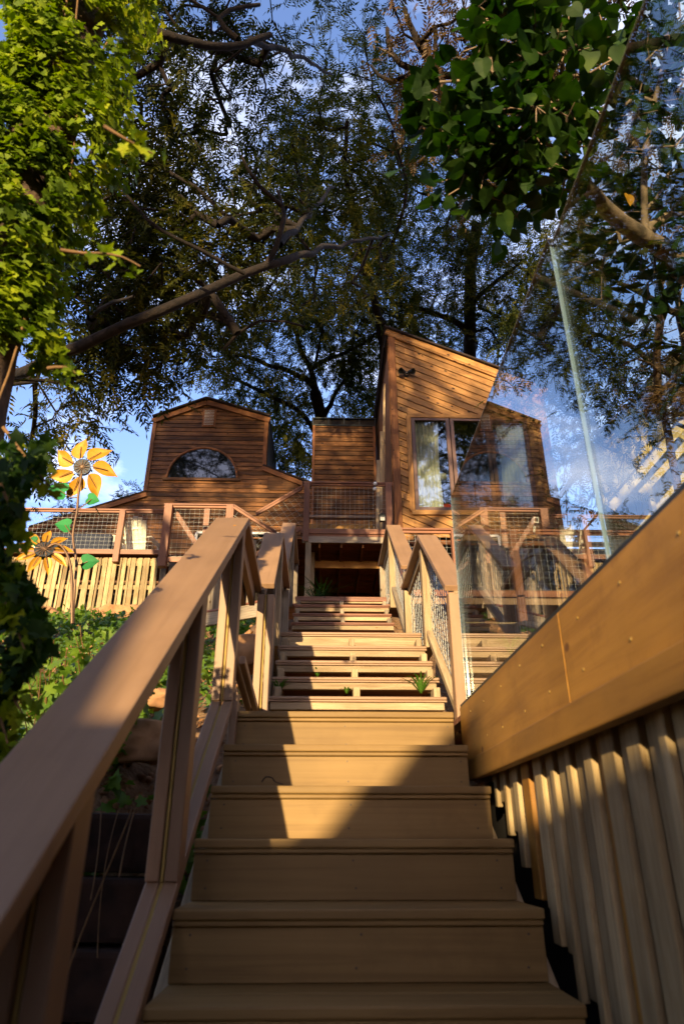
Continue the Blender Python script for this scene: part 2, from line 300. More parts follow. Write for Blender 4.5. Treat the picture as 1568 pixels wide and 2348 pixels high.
def lozgrid(name, a, b, h, parent, sp=.1, r=.0019):
    """mesh panel laid square to a sloping rail a-b, clipped to the upright band below it"""
    a, b = Vector(a), Vector(b); d = (b-a).normalized(); hz = Vector((d.x, d.y, 0)).normalized(); Ln = Vector((b.x-a.x, b.y-a.y, 0)).length; sl = (b.z-a.z)/Ln
    reg = [(0, -h), (Ln, -h+sl*Ln), (Ln, sl*Ln), (0, 0)]; th = math.atan(sl); P = []
    for base in (th, th+pi/2):
        c, s = cos(base), sin(base)
        for k in range(-60, 60):
            q = clip(clip(reg, -s, c, k*sp+.0005), s, -c, -k*sp+.0005)
            if len(q) >= 3:
                pr = sorted((x*c+y*s, x, y) for x, y in q); A = a+hz*pr[0][1]+Vector((0, 0, pr[0][2])); B = a+hz*pr[-1][1]+Vector((0, 0, pr[-1][2]))
                if (A-B).length > .03: P.append(([tuple(A), tuple(A.lerp(B, .5)), tuple(B)], r))
    V, F = tubes(P, 4); return tag(rawmesh(name, V, F, 'wire', parent), kind='stuff')

# ------------------------------------------------------------------ ground
def lin(x, xs, ys): return float(np.interp(x, xs, ys))
def hbank(X, Y):
    side = lin(Y, [-30, -1, 1.6, 2.6, 3.0, 3.35, 5, 7, 9, 11.2, 14, 18, 60], [-3.4, -2.6, -1.9, -1.35, -.75, .18, .72, 1.45, 2.2, 3.2, 4.15, 4.9, 5.2])
    cen = lin(Y, [-30, -1, 1.5, 3.3, 5, 6.2, 7.4, 14, 17.5, 19, 60], [-3.6, -2.9, -1.5, -.15, .75, 1.35, 2.25, 2.38, 2.5, 5.0, 5.2])
    t = min(1, max(0, (X+1.15)/.45)); t = t*t*(3-2*t); h = side*(1-t)+cen*t
    a = .14*noise.noise(Vector((X*.9, Y*.9, 1)))+.09*noise.noise(Vector((X*3, Y*3, 5)))+.04*noise.noise(Vector((X*9, Y*9, 2)))
    return h+a*(1 if t < .5 else .5)
xs = np.concatenate([[-400, -120, -40, -20], np.arange(-12, 3, .14), np.arange(3, 16, .8), [25, 60, 150, 400]])
ys = np.concatenate([[-400, -100, -30, -15], np.arange(-6, 16, .16), np.arange(16, 40, 1.5), [60, 120, 300, 700]])
V = np.array([(x, y, hbank(x, y)) for y in ys for x in xs]); nx, ny = len(xs), len(ys)
i = np.arange(ny-1)[:, None]*nx+np.arange(nx-1)[None]; F = np.stack([i, i+1, i+nx+1, i+nx], -1).reshape(-1, 4)
tag(rawmesh('hillside_ground', V, F, 'soil', smooth=True), kind='structure')

# ------------------------------------------------------------------ lower staircase
XL, XR = -.415, .638
st = thing('lower_staircase', 'lowest flight of stairs with closed tan composite risers, nearest the camera', 'stairs', (0, 2, -.6))
def n1(k): return 1.975+.2635*k, -.348+.1813*k
for k in range(-5, 6):
    y, z = n1(k); xr = XR if k < 4 else XR-.02
    if k < 5:
        beam('tread', (XL, y+.075, z-.014), (xr+.004, y+.075, z-.014), .15, .028, 'compo', st, bev=.006)
        beam('tread', (XL, y+.223, z-.014), (xr+.004, y+.223, z-.014), .138, .028, 'compo', st, bev=.006)
    else: beam('landing_nosing', (XL, y+.07, z-.014), (xr, y+.07, z-.014), .14, .028, 'compo', st, bev=.006)
    beam('nosing_strip', (XL, y+.018, z-.037), (xr, y+.018, z-.037), .020, .016, 'compo', st, bev=.004)
    beam('riser', (XL, y+.03, z-.045-.068), (xr, y+.03, z-.045-.068), .020, .134, 'compo', st, up=(0, 0, 1), bev=.002)
for j in range(5):
    y = 3.29+.145+.14*j; beam('landing_board', (XL, y+.07, .5595-.014), (XR+.004, y+.07, .5595-.014), .136, .028, 'compo', st)
def screw(p, parent, axis='Y', mat='nail'):
    me = SCR.get(axis)
    if me is None:
        me = bpy.data.meshes.new('screw'); bm = bmesh.new(); bmesh.ops.create_cone(bm, cap_ends=True, segments=8, radius1=.0038, radius2=.0036, depth=.002); bm.to_mesh(me); bm.free(); me.materials.append(M['scr']); SCR[axis] = me
    link('screw_head', me, None, parent, Matrix.Translation(p) @ Matrix.Rotation(pi/2, 4, 'X'))
SCR = {}; M['scr'] = plain('dull_screw', (.09, .06, .035), .5, .5)
for k in range(-2, 6):
    y, z = n1(k)
    for x in (XL+.05, .11, XR-.05):
        for dz_ in (.065, .145): screw((x+random.uniform(-.008, .008), y+.0195, z-dz_), st)
y5, z5 = n1(-5)
for x in (XL-.02, .13, XR+.02): beam('stringer', (x, y5, z5-.32), (x, 3.4, .56-.33), .038, .22, 'pale', st)
sk = thing('wire_hook', 'small dark curled twig lying on the third step from the landing', 'twig', (-.2, 2.86, .2))
tube('curl', [(-.23, 2.83, .213), (-.215, 2.83, .232), (-.19, 2.83, .228), (-.18, 2.84, .215), (-.15, 2.86, .208)], .003, .002, 'stump', sk, 5, .01)

# ------------------------------------------------------------------ middle and upper staircases
def openstairs(name, label, k0, steps, xl, xr, paint, face):
    s = thing(name, label, 'stairs', (0, steps[0][0], steps[0][1]-.2))
    for i, (y, z) in enumerate(steps):
        zz = z+random.uniform(-.002, .002)
        beam('tread', (xl, y+.065, zz-.010), (xr, y+.065, zz-.010), .13, .019, paint, s, bev=.004)
        beam('tread', (xl, y+.2, zz-.010), (xr, y+.2, zz-.010), .13, .019, paint, s, bev=.004)
        beam('nosing_strip', (xl, y+.012, zz-.026), (xr, y+.012, zz-.026), .016, .011, paint, s, bev=.002)
        beam('tread_plank', (xl+.01, y+.04, zz-.054), (xr-.01+random.uniform(-.01, .01), y+.04, zz-.054), .05, .042, face, s, bev=.005)
        beam('shaded_plank', (xl+.01, y+.17, zz-.050), (xr-.01, y+.17, zz-.050), .20, .034, 'siding2', s, bev=.003)  # dark colour stands in for the shade under the tread
    return s
F2 = [(4.07+.221*k, .776+.160*k) for k in range(5)]
s2 = openstairs('middle_staircase', 'middle flight of open-riser steps with pale plank edges above the landing', 0, F2, -.315, .73, 'paint', 'pale')
beam('riser_board', (-.31, 4.98, 1.315), (.725, 4.98, 1.315), .03, .05, 'pale', s2)
for x in (-.27, .205, .69):
    for k, (y, z) in enumerate(F2[:-1]):
        beam('stringer_block', (x, y+.16, z-.07), (x, y+.16, z+.075), .04, .13, 'pale', s2, up=(0, 1, 0))
    beam('stringer', (x, 3.98, .42), (x, 5.05, 1.19), .04, .16, 'pale', s2)
for j in range(8): beam('landing_board', (-.315, 4.954+.26+.14*j+.07, 1.400), (.73, 4.954+.26+.14*j+.07, 1.400), .135, .022, 'paint', s2)
F3 = [(6.24+.237*k, 1.62+.165*k) for k in range(2)]+[(6.70, 2.015), (6.96, 2.19), (7.2, 2.365), (7.44, 2.54)]
s3 = openstairs('upper_staircase', 'highest flight of steps leading to the dark opening under the balcony', 0, F3, -.325, .72, 'deckpaint', 'pale')
for x in (-.28, .2, .68):
    for y, z in F3[:-1]: beam('stringer_block', (x, y+.18, z-.07), (x, y+.18, z+.085), .04, .12, 'grey', s3, up=(0, 1, 0))
    beam('stringer', (x, 6.15, 1.3), (x, 7.6, 2.26), .04, .16, 'grey', s3)
beam('top_edge_board', (-.32, 7.452, 2.512), (.72, 7.452, 2.512), .02, .055, 'deckpaint', s3)
up_l = thing('upper_landing', 'brown boards floor at the top of the stairs', 'deck', (0, 9, 2.5))
for j in range(9): beam('floor_board', (-.5, 7.76+.14*j, 2.525), (1.3, 7.76+.14*j, 2.525), .135, .026, 'deckpaint', up_l)

# ------------------------------------------------------------------ stair rails
def caprail(parent, pts, x0, x1, mat='paint', t=.038, sub=True, submat=None, ends=(0, 0)):
    """flat cap over a (Y,Z) polyline between x0 and x1, with two rails on edge below"""
    for i in range(len(pts)-1):
        (ya, za), (yb, zb) = pts[i], pts[i+1]; xm = (x0+x1)/2
        a, b = Vector((xm, ya, za-t/2)), Vector((xm, yb, zb-t/2)); d = (b-a).normalized()
        beam('cap', a-d*ends[0]*(i == 0)-d*.004*(i > 0), b+d*ends[1]*(i == len(pts)-2)+d*.004, abs(x1-x0), t, mat, parent, bev=.005)
        if sub:
            for x in (xm-.028, xm+.028):
                beam('sub_rail', (x, ya, za-t-.047), (x, yb, zb-t-.047), .036, .088, submat or mat, parent, bev=.003)
def dpost(parent, x, y, z0, z1, mat='paint', w=.040, dy=.088, gap=.016):
    for s in (-1, 1): beam('post', (x+s*(w+gap)/2, y, z0), (x+s*(w+gap)/2, y, z1), w, dy, mat, parent, up=(0, 1, 0), bev=.003)
    beam('gap_strip', (x, y-dy/2+.018, z0), (x, y-dy/2+.018, z1), .008, .02, 'ywood', parent, up=(0, 1, 0), bev=0)
M['ywood'] = wood('fresh_yellow_wood', (.30, .19, .05), (.38, .25, .07), rough=.7, var=.1)
r1 = thing('lower_stair_railing', 'thick brown handrail with paired posts on the left of the nearest flight', 'railing', (-.48, 3, .5))
capz = lambda Y: 1.565-.72*(3.31-Y)
caprail(r1, [(.25, capz(.25)), (3.31, capz(3.31)), (4.22, 1.50)], -.575, -.40)
beam('cap_joint', (-.576, 2.72, capz(2.72)+.0012), (-.399, 2.72, capz(2.72)+.0012), .0025, .002, 'stump', r1, bev=0)
brz = lambda Y: .61-.735*(3.25-Y)
for y in (3.25, 2.31, 1.32): dpost(r1, -.462, y, brz(y)-.02, capz(y)-.04)
for x in (-.488, -.436): beam('bottom_rail', (x, .3, brz(.3)-.02), (x, 3.25, brz(3.25)-.02), .042, .042, 'paint', r1)
beam('gap_strip', (-.46, .3, brz(.3)-.02), (-.46, 3.2, brz(3.2)-.02), .014, .03, 'ywood', r1, bev=0)
beam('newel', (-.413, 3.30, .1), (-.413, 3.30, .64), .036, .085, 'paint', r1, up=(0, 1, 0))
dpost(r1, -.365, 4.17, .55, 1.42, w=.042, gap=.02)
for x in (-.43, -.39): beam('landing_bottom_rail', (x, 3.3, .80), (x, 4.15, .70), .03, .04, 'paint', r1)
for nme, (dx, dy, s) in enumerate([(-.05, 3.12, .006), (.02, 3.18, .007), (-.01, 3.06, .006), (.04, 3.03, .009), (.02, 3.01, .008), (0, 2.9, .004)]):
    pass
lp = thing('fallen_leaf', 'tiny yellow leaf lying on the crest of the nearest handrail', 'leaf', (-.47, 3.13, capz(3.13)))
rawmesh('blade', [(-.005, 3.11, capz(3.11)+.004), (.01-.5+.03, 3.10, capz(3.10)+.004), (-.44, 3.125, capz(3.125)+.006), (-.46, 3.145, capz(3.145)+.004), (-.485, 3.13, capz(3.13)+.003)][1:], [(0, 1, 2, 3)], 'mulby', lp)
def siderail(name, label, pts, x0, x1, lowmat, posts, wires, mat='paint', fz=.13, base=None):
    r = thing(name, label, 'railing', ((x0+x1)/2, pts[0][0], pts[0][1]-.9)); caprail(r, pts, x0, x1, mat, sub=False)
    xm = (x0+x1)/2
    for (x, y, z0, z1, m) in posts: beam('post', (x, y, z0), (x, y, z1), .09, .09, m, r, up=(0, 1, 0))
    for i in range(len(pts)-1):
        (ya, za), (yb, zb) = pts[i], pts[i+1]; slope = abs(zb-za) > .1; lo = .86 if not slope else .80
        beam('under_rail', (xm, ya+.01, za-.075), (xm, yb, zb-.075), .04, .07, lowmat, r)
        beam('lower_rail', (xm-.0, ya, za-lo), (xm-.0, yb, zb-lo), .09, .045, lowmat, r)
        (wiregrid('wire_mesh', (xm, ya, za-lo+.02), (xm, yb, zb-lo+.02), lo-.1, r, .1, .0028))
    return r
siderail('middle_stair_right_railing', 'brown capped handrail with mesh right of the middle flight, ending beside the glass', [(3.93, 1.42), (4.95, 2.21), (6.15, 2.21)], .735, .885, 'pale',
         [(.80, 3.97, .55, 1.375, 'paint'), (.80, 4.98, 1.3, 2.10, 'pale'), (.80, 6.12, 1.4, 2.14, 'pale')], None)
siderail('middle_stair_left_railing', 'shaded brown capped handrail with weathered timber posts on the left of the middle flight', [(4.2, 1.52), (4.95, 2.215), (6.15, 2.21)], -.475, -.32, 'grey',
         [(-.37, 4.45, .6, 1.62, 'grey'), (-.37, 4.98, 1.3, 2.12, 'pale'), (-.37, 6.12, 1.4, 2.14, 'grey')], None)
siderail('upper_stair_right_railing', 'dappled brown handrail with wire mesh on the right of the highest flight', [(6.1, 2.4), (7.42, 3.44), (8.7, 3.44)], .735, .905, 'grey',
         [(.8, 6.16, 1.4, 2.34, 'grey'), (.8, 7.44, 2.4, 3.4, 'pale'), (.8, 8.68, 2.4, 3.4, 'grey')], None)
siderail('upper_stair_left_railing', 'narrow shaded handrail on the left of the highest flight', [(6.1, 2.4), (7.42, 3.45), (8.7, 3.45)], -.50, -.345, 'grey',
         [(-.4, 6.16, 1.4, 2.34, 'grey'), (-.4, 7.44, 2.4, 3.4, 'grey'), (-.4, 8.68, 2.4, 3.4, 'grey')], None)

# ------------------------------------------------------------------ side deck on the right: fascia, trim, slats, boards, glass panels
sdk = thing('side_deck', 'raised deck on the right with a broad stained fascia above a row of pale slats', 'deck', (1.5, 2, .5))
beam('fascia_board', (.675, -.9, .4625), (.675, 1.84, .4625), .028, .255, 'fascia', sdk, bev=.003)
beam('fascia_board', (.675, 1.846, .4625), (.675, 3.36, .4625), .028, .255, 'fascia', sdk, bev=.003)
beam('trim_board', (.668, -.9, .29), (.668, 3.2, .29), .042, .086, 'fascia', sdk, bev=.005)
beam('rubber_strip', (.69, -.9, .597), (.69, 3.36, .597), .05, .012, 'black', sdk, bev=0)
M['nail'] = plain('brass_screw', (.5, .33, .1), .4, .6)
for y in np.arange(.6, 3.3, .28):
    for z in (.39, .53):
        me = bpy.data.meshes.new('screw'); bm = bmesh.new(); bmesh.ops.create_cone(bm, cap_ends=True, segments=8, radius1=.0042, radius2=.004, depth=.003); bm.to_mesh(me); bm.free()
        link('screw_head', me, 'nail', sdk, Matrix.Translation((.660, y+random.uniform(-.02, .02), z+random.uniform(-.01, .01))) @ Matrix.Rotation(pi/2, 4, 'Y'))
y = 3.05; i = 0
while y > .2:
    wd = [.06, .035, .085, .04, .075][i % 5]; zb = -.38+.6875*(y-1.97)-.13-(.05 if i % 2 else 0)
    xx = .725-(.012 if i % 2 else 0)
    o = beam('slat', (xx, y-wd/2, .33), (xx, y-wd/2, zb), .022, wd, 'slat' if i % 9 != 7 else 'fascia', sdk, up=(0, 1, 0), bev=.003)
    y -= wd+.016; i += 1
beam('skirt_shade_sheet', (.76, -.9, -1.2), (.76, 3.3, -1.2), .01, 2.9, 'dark', sdk, bev=0)  # near-black sheet in place of the shade behind the slats
for j in range(66): beam('deck_board', (.70+.001, -.85+.143*j, .575), (5.5, -.85+.143*j, .575), .138, .026, 'deckpaint', sdk, bev=0) if j % 1 == 0 else None
gr = thing('glass_railing', 'frameless clear glass deck railing panels above the stained fascia', 'railing', (.69, 1.5, .6))
for i, (ya, yb, zt) in enumerate([(-.9, 1.522, 1.66), (1.527, 3.30, 1.70)]):
    beam('glass_panel', (.69, ya, (.6+zt)/2), (.69, yb, (.6+zt)/2), .010, zt-.6, 'glass', gr, bev=0)
    for yy in ((yb-.0015,) if i == 0 else (ya+.001, )) if False else ((yb-.0015,) if i == 1 else (yb-.001,)):
        beam('polished_edge', (.69, yy, .6), (.69, yy, zt), .0105, .0035, 'edge', gr, up=(0, 1, 0), bev=0)
    beam('top_edge', (.69, ya, zt), (.69, yb, zt), .0105, .002, 'edgetop', gr, bev=0)

# ------------------------------------------------------------------ deck and balcony in front of the houses
def rail_y(name, label, x0, x1, y, zf, zc, posts, mat='deckpaint', post_b=None, sp=.1, wr=.0022, cat='railing', pw=.12):
    r = thing(name, label, cat, ((x0+x1)/2, y, zf))
    beam('cap', (x0, y, zc-.02), (x1, y, zc-.02), .15, .036, mat, r); beam('under_cap', (x0, y-.03, zc-.062), (x1, y-.03, zc-.062), .035, .045, mat, r)
    beam('bottom_rail', (x0, y-.02, zf+.05), (x1, y-.02, zf+.05), .05, .11, mat, r)
    for p in posts:
        beam('post', (p[0], y-.03, p[1]), (p[0], y-.03, zc-.04), pw, pw, mat, r, up=(0, 1, 0))
    P = sorted([x0]+[p[0] for p in posts]+[x1])
    for a, b in zip(P, P[1:]):
        if b-a > .25: wiregrid('wire_mesh', (a, y, zf+.1), (b, y, zf+.1), zc-.1-zf-.08, r, sp, wr)
    return r
ZF = 5.70
bal = thing('balcony', 'small balcony platform with a weathered front beam over the dark opening', 'balcony', (.45, 12.8, ZF))
BY = 12.7
p = at(700, 1225, Y=BY); q = at(888, 1227, Y=BY)
beam('rim_board', (p.x, BY, at(790, 1229, Y=BY).z), (q.x+.05, BY, at(790, 1229, Y=BY).z), .04, .11, 'deckpaint', bal)
zb = at(790, 1240, Y=BY).z
beam('front_beam', (at(693, 1240, Y=BY).x, BY-.03, zb), (at(888, 1240, Y=BY).x, BY-.03, zb), .05, .135, 'grey', bal)
beam('support_post', (at(706, 1300, Y=BY).x, BY, 2.5), (at(706, 1300, Y=BY).x, BY, zb-.07), .11, .11, 'pale', bal, up=(0, 1, 0))
beam('support_post', (at(716, 1300, Y=13.2).x, 13.3, 2.5), (at(716, 1300, Y=13.2).x, 13.3, zb-.02), .09, .09, 'pale', bal, up=(0, 1, 0))
beam('support_post', (1.36, BY, 2.5), (1.36, BY, zb-.07), .1, .1, 'grey', bal, up=(0, 1, 0))
for x in (-.1, .34, .78, 1.2): beam('joist', (x, BY+.02, 5.46), (x, 16.4, 5.46), .04, .17, 'siding2', bal)
for j in range(27): beam('floor_board', (-1.6, BY+.07+.14*j, 5.565), (1.42, BY+.07+.14*j, 5.565), .136, .026, 'siding2', bal, bev=0)
beam('inner_beam', (-.2, 13.5, 5.31), (1.42, 13.5, 5.31), .05, .165, 'fascia', bal)
bw = thing('under_deck_wall', 'dark board wall at the back of the opening under the balcony', 'wall', (.3, 16.4, 2.5))
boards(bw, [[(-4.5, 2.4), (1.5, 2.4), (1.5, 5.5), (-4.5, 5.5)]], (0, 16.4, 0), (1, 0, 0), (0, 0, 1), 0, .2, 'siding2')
beam('inner_partition', (-.62, 12.9, 4.0), (-.62, 16.3, 4.0), .03, 3.0, 'siding2', bw, bev=0)
cpx = at(695, 1110, Y=BY).x; cpr = at(898, 1112, Y=BY).x; zc = at(790, 1108, Y=BY).z
br = rail_y('balcony_railing', 'reddish brown balcony railing with wire mesh in front of the chimney', cpx-.02, cpr+.02, BY, zb+.14, zc, [(at(702, 1200, Y=BY).x, zb-.05), (at(892, 1200, Y=BY).x, zb+.12)])
# sloping stair rails left of the balcony
def slopeband(name, label, a, b, h, post=True, mat='deckpaint'):
    r = thing(name, label, 'railing', (a+b)/2-Vector((0, 0, h)))
    beam('cap', a, b, .12, .036, mat, r, off=(0, 0, 0)); beam('under_cap', a-Vector((0, .03, .05)), b-Vector((0, .03, .05)), .035, .05, mat, r)
    beam('bottom_rail', a-Vector((0, .01, h)), b-Vector((0, .01, h)), .05, .09, mat, r)
    lozgrid('wire_mesh', a-Vector((0, 0, .06)), b-Vector((0, 0, .06)), h-.08, r, .12, .003); return r
slopeband('balcony_stair_railing', 'sloping brown stair rail descending left from the balcony post', at(693, 1117, Y=BY), at(588, 1177, Y=BY), .95)
slopeband('deck_stair_railing', 'sloping brown stair rail descending right from the middle deck post', at(537, 1160, Y=12.2), at(634, 1222, Y=12.2), .9)
# left deck
LD = 14.0; zl = at(240, 1170, Y=LD).z; zlf = at(240, 1268, Y=LD).z-.04
ld = thing('left_deck', 'raised deck on the left skirted with pale upright slats', 'deck', (-5, 14, 5))
xa, xb = at(60, 1300, Y=LD).x, at(380, 1300, Y=LD).x
for j in range(12): beam('deck_board', (-9, LD+.08+.14*j, zlf+.03), (-1.5, LD+.08+.14*j, zlf+.03), .136, .03, 'deckpaint', ld, bev=0)
beam('skirt_top_backer', (-8.2, LD+.035, zlf-.16), (xb+.1, LD+.035, zlf-.16), .03, .17, 'slat', ld)
beam('skirt_mid_backer', (-6.75, LD+.035, at(200, 1345, Y=LD).z), (xb+.1, LD+.035, at(200, 1345, Y=LD).z), .03, .10, 'slat', ld)
x = xb; i = 0
while x > -8.1:
    wd = [.10, .045, .085, .04, .09, .095][i % 6]; zt = zlf-.07
    beam('slat', (x-wd/2, LD+random.uniform(-.004, .004), 3.3), (x-wd/2, LD, zt), .022, wd, 'slat', ld, up=(1, 0, 0), bev=.003) if False else \
        beam('slat', (x-wd/2, LD+random.uniform(-.004, .004), 3.6), (x-wd/2+random.uniform(-.01, .01), LD, zt), wd, .022, 'slat', ld, up=(0, 1, 0), bev=.003)
    x -= wd+[.058, .008, .055, .010, .012, .05, .008][i % 7]; i += 1
beam('skirt_shade_sheet', (-9, LD+1.6, 4.4), (-.9, LD+1.6, 4.4), .02, 2.4, 'dark', ld, bev=0)  # dark sheet standing for the shade under the deck
rail_y('left_deck_railing', 'long brown deck railing with wire mesh in front of the cream chairs', -7.6, xb, LD-.02, zlf, zl, [(-7.5, zlf), (at(281, 1200, Y=LD).x, at(281, 1292, Y=LD).z)], wr=.0026, pw=.13)
DM = 13.0; zt = at(460, 1158, Y=DM).z
md = rail_y('middle_deck_railing', 'darker brown deck railing with hanging posts left of the stair rails', at(378, 1160, Y=DM).x, at(537, 1160, Y=DM).x, DM, at(450, 1290, Y=DM).z, zt, [(at(385, 1200, Y=DM).x, at(380, 1302, Y=DM).z), (at(527, 1200, Y=DM).x, at(527, 1290, Y=DM).z)], pw=.16)
beam('brace', at(400, 1170, Y=DM+.15), at(478, 1292, Y=DM+.15), .09, .1, 'deckpaint', md)
beam('rear_post', at(477, 1180, Y=13.8)-Vector((0, 0, 1)), at(477, 1165, Y=13.8), .13, .13, 'deckpaint', md, up=(0, 1, 0))
ms = thing('old_slat_skirt', 'grey weathered slat skirt with a pale rim beam behind the nearest handrail', 'fence', (-1.6, 9.5, 2.5))
a, b = at(430, 1420, Y=9.6), at(600, 1388, Y=8.7)
beam('rim_beam', a-Vector((0, 0, .06)), b-Vector((0, 0, .06)), .05, .19, 'grey', ms)
beam('brown_strip', a+Vector((0, -.01, .05)), b+Vector((0, -.01, .05)), .06, .03, 'deckpaint', ms)
d = (b-a); n = int(d.length/.105)
for i in range(n+1):
    q = a+d*(i/n); 
    if i % 5 != 2: beam('slat', q+Vector((0, .03, .05)), q+Vector((.0, .03, 1.0)), .085, .02, 'grey', ms, up=Vector((0, 1, 0)), bev=.002)
for i in range(9):
    q = at(232/1+330+0, 0, Y=13) if False else Vector((-3.3+.16*i, 13.2, 0)); beam('slat', (q.x, 13.2, 3.9), (q.x+.02, 13.2, 5.35), .11, .022, 'grey', ms, up=(0, 1, 0))
# right deck
RD = 10.0
rd = thing('right_deck', 'upper deck seen through the glass with brown posts and rim board', 'deck', (3, 10, 3.2))
zr = at(960, 1214, Y=RD).z
for j in range(10): beam('deck_board', (.95, RD+.05+.29*j, 3.42), (7.5, RD+.05+.29*j, 3.42), .28, .03, 'deckpaint', rd, bev=0)
beam('rim_board', (.95, RD-.02, 3.36), (7.5, RD-.02, 3.36), .04, .13, 'paint', rd); beam('lower_beam', (.95, RD+.1, 2.98), (7.5, RD+.1, 2.98), .06, .14, 'pale', rd)
x = 1.0; i = 0
while x < 7.4:
    wd = [.09, .05, .12, .05][i % 4]; beam('slat', (x, RD+.02, .7), (x, RD+.02, 2.9), wd, .02, 'grey', rd, up=(0, 1, 0), bev=0) if i % 3 != 1 else None; x += wd+.05; i += 1
beam('under_wall', (.95, 12.4, 1.9), (7.5, 12.4, 1.9), .03, 2.8, 'siding2', rd, bev=0)
rr = rail_y('right_deck_railing', 'brown deck railing with wire mesh behind the glass panels', 1.12, 7.4, RD, 3.42, zr, [(2.08, 3.3), (3.02, 2.4), (4.15, 3.3), (5.4, 3.3), (6.8, 3.3)], wr=.0024)
pl = thing('entry_post', 'square brown post standing in front of the dark glass doors', 'post', (2.6, 10.4, 3))
beam('shaft', (2.72, 10.6, 3.42), (2.72, 10.6, 4.6), .14, .14, 'paint', pl, up=(0, 1, 0)); beam('head', (2.3, 10.6, 4.66), (3.2, 10.6, 4.66), .12, .1, 'paint', pl)

# ------------------------------------------------------------------ left house
HY = 18.0
H = lambda x, y: (lambda v: (v.x, v.z))(at(x, y, Y=HY))
lh = thing('gabled_house', 'shaded cedar house with gambrel gable, half-round window and slatted vent', 'house', (-3.7, 18, 5))
top = [H(335, 1135), H(607, 1078), H(607, 966), H(475, 930), H(355, 968)]
z1 = H(335, 1135)[1]; xr2 = H(622, 1080)
up1 = [(H(345, 1090)[0]-.02, H(607, 1077)[1]), (H(607, 1077)[0], H(607, 1077)[1]), H(607, 966), H(475, 930), (H(355, 968)[0], H(355, 968)[1])]
xlft = (H(335, 1135)[0]+H(355, 968)[0])/2
up1[0] = (xlft, up1[0][1]); up1[-1] = (xlft, up1[-1][1]); xrt = H(607, 1077)[0]; up1[2] = (xrt, up1[2][1])
zmid = up1[0][1]
low = [(H(250, 1166)[0], H(250, 1166)[1]), (H(250, 1166)[0], 5.4), (.9, 5.4), (H(690, 1112)[0], H(690, 1112)[1]), (xrt, zmid), (xlft, zmid), (xlft, z1)]
lowR = [[(xlft, 5.4), (2.2, 5.4), (2.2, 8.2), H(700, 1116), (xrt, zmid), (xlft, zmid)], [(xlft, 5.4), (xlft, z1), H(255, 1166), (H(255, 1166)[0]-2.2, H(255, 1166)[1]-.75), (H(255, 1166)[0]-2.2, 5.4)]]
boards(lh, [up1]+lowR, (0, HY, 0), (1, 0, 0), (0, 0, 1), 0, .15, 'siding_shade', start=.03)
def backing(parent, reg, Y, name='wall_backing', d=.03, mat='dark'):
    extrude(name, reg, Matrix(((1, 0, 0, 0), (0, 0, -1, Y+d), (0, 1, 0, 0), (0, 0, 0, 1))), .1, mat, parent)
for r_ in [up1]+lowR: backing(lh, r_, HY)
def v3(p, y): return Vector((p[0], y, p[1]))
pk = H(475, 925)
for a_, b_ in [((xlft-.08, up1[-1][1]), pk), (pk, (xrt+.08, up1[2][1]))]:
    beam('rake_board', v3(a_, HY-.06), v3(b_, HY-.06), .05, .17, 'trim', lh); 
    beam('roof_slab', v3(a_, HY-.12)+Vector((0, 2.6, .13)), v3(b_, HY-.12)+Vector((0, 2.6, .13)), 5.3, .06, 'shingle', lh)
beam('corner_board', (xlft, HY-.045, z1-.1), (xlft, HY-.045, up1[-1][1]-.05), .12, .03, 'trim', lh, up=(0, 1, 0)); beam('corner_board', (xrt-.02, HY-.045, zmid), (xrt-.02, HY-.045, up1[2][1]-.04), .12, .03, 'trim', lh, up=(0, 1, 0))
a_, b_ = (xrt-.05, zmid+.02), H(700, 1114); beam('rake_board', v3(a_, HY-.06), v3(b_, HY-.06), .05, .15, 'trim', lh); beam('flared_roof', v3(a_, HY-.1)+Vector((0, 2.6, .1)), v3((b_[0]+1.2, b_[1]-.42), HY-.1)+Vector((0, 2.6, .1)), 5.2, .05, 'shingle', lh)
a_, b_ = (xlft+.05, z1), (H(255, 1166)[0]-2.2, H(255, 1166)[1]-.75); beam('rake_board', v3(a_, HY-.06), v3(b_, HY-.06), .05, .16, 'trim', lh); beam('flared_roof', v3(a_, HY-.1)+Vector((0, 2.6, .1)), v3(b_, HY-.1)+Vector((0, 2.6, .1)), 5.2, .05, 'shingle', lh)
for s in range(17): beam('side_shingle_course', (xrt+.06, HY-.02, zmid+.02+.105*s), (xrt+.05, HY+5, zmid+.02+.105*s), .02, .10, 'shingle', lh, bev=0)
beam('side_wall', (xlft-.0, HY+.1, 7.6), (xlft, HY+5, 7.6), .05, 8.4, 'shingle', lh, bev=0)
# vent
vx0, vz0 = H(468, 977); vx1, vz1 = H(493, 943); vc = (vx0+vx1)/2
vent = beam('vent', (vc, HY-.03, vz0-.05), (vc, HY-.03, vz1+.05), vx1-vx0+.12, .03, 'trim', lh, up=(0, 1, 0))
for s in range(10):
    z = vz0+(vz1-vz0)*(s+.5)/10; beam('louver', (vx0, HY-.06, z), (vx1, HY-.06, z), .035, .012, 'white', vent, up=(0, -.5, 1), bev=0)
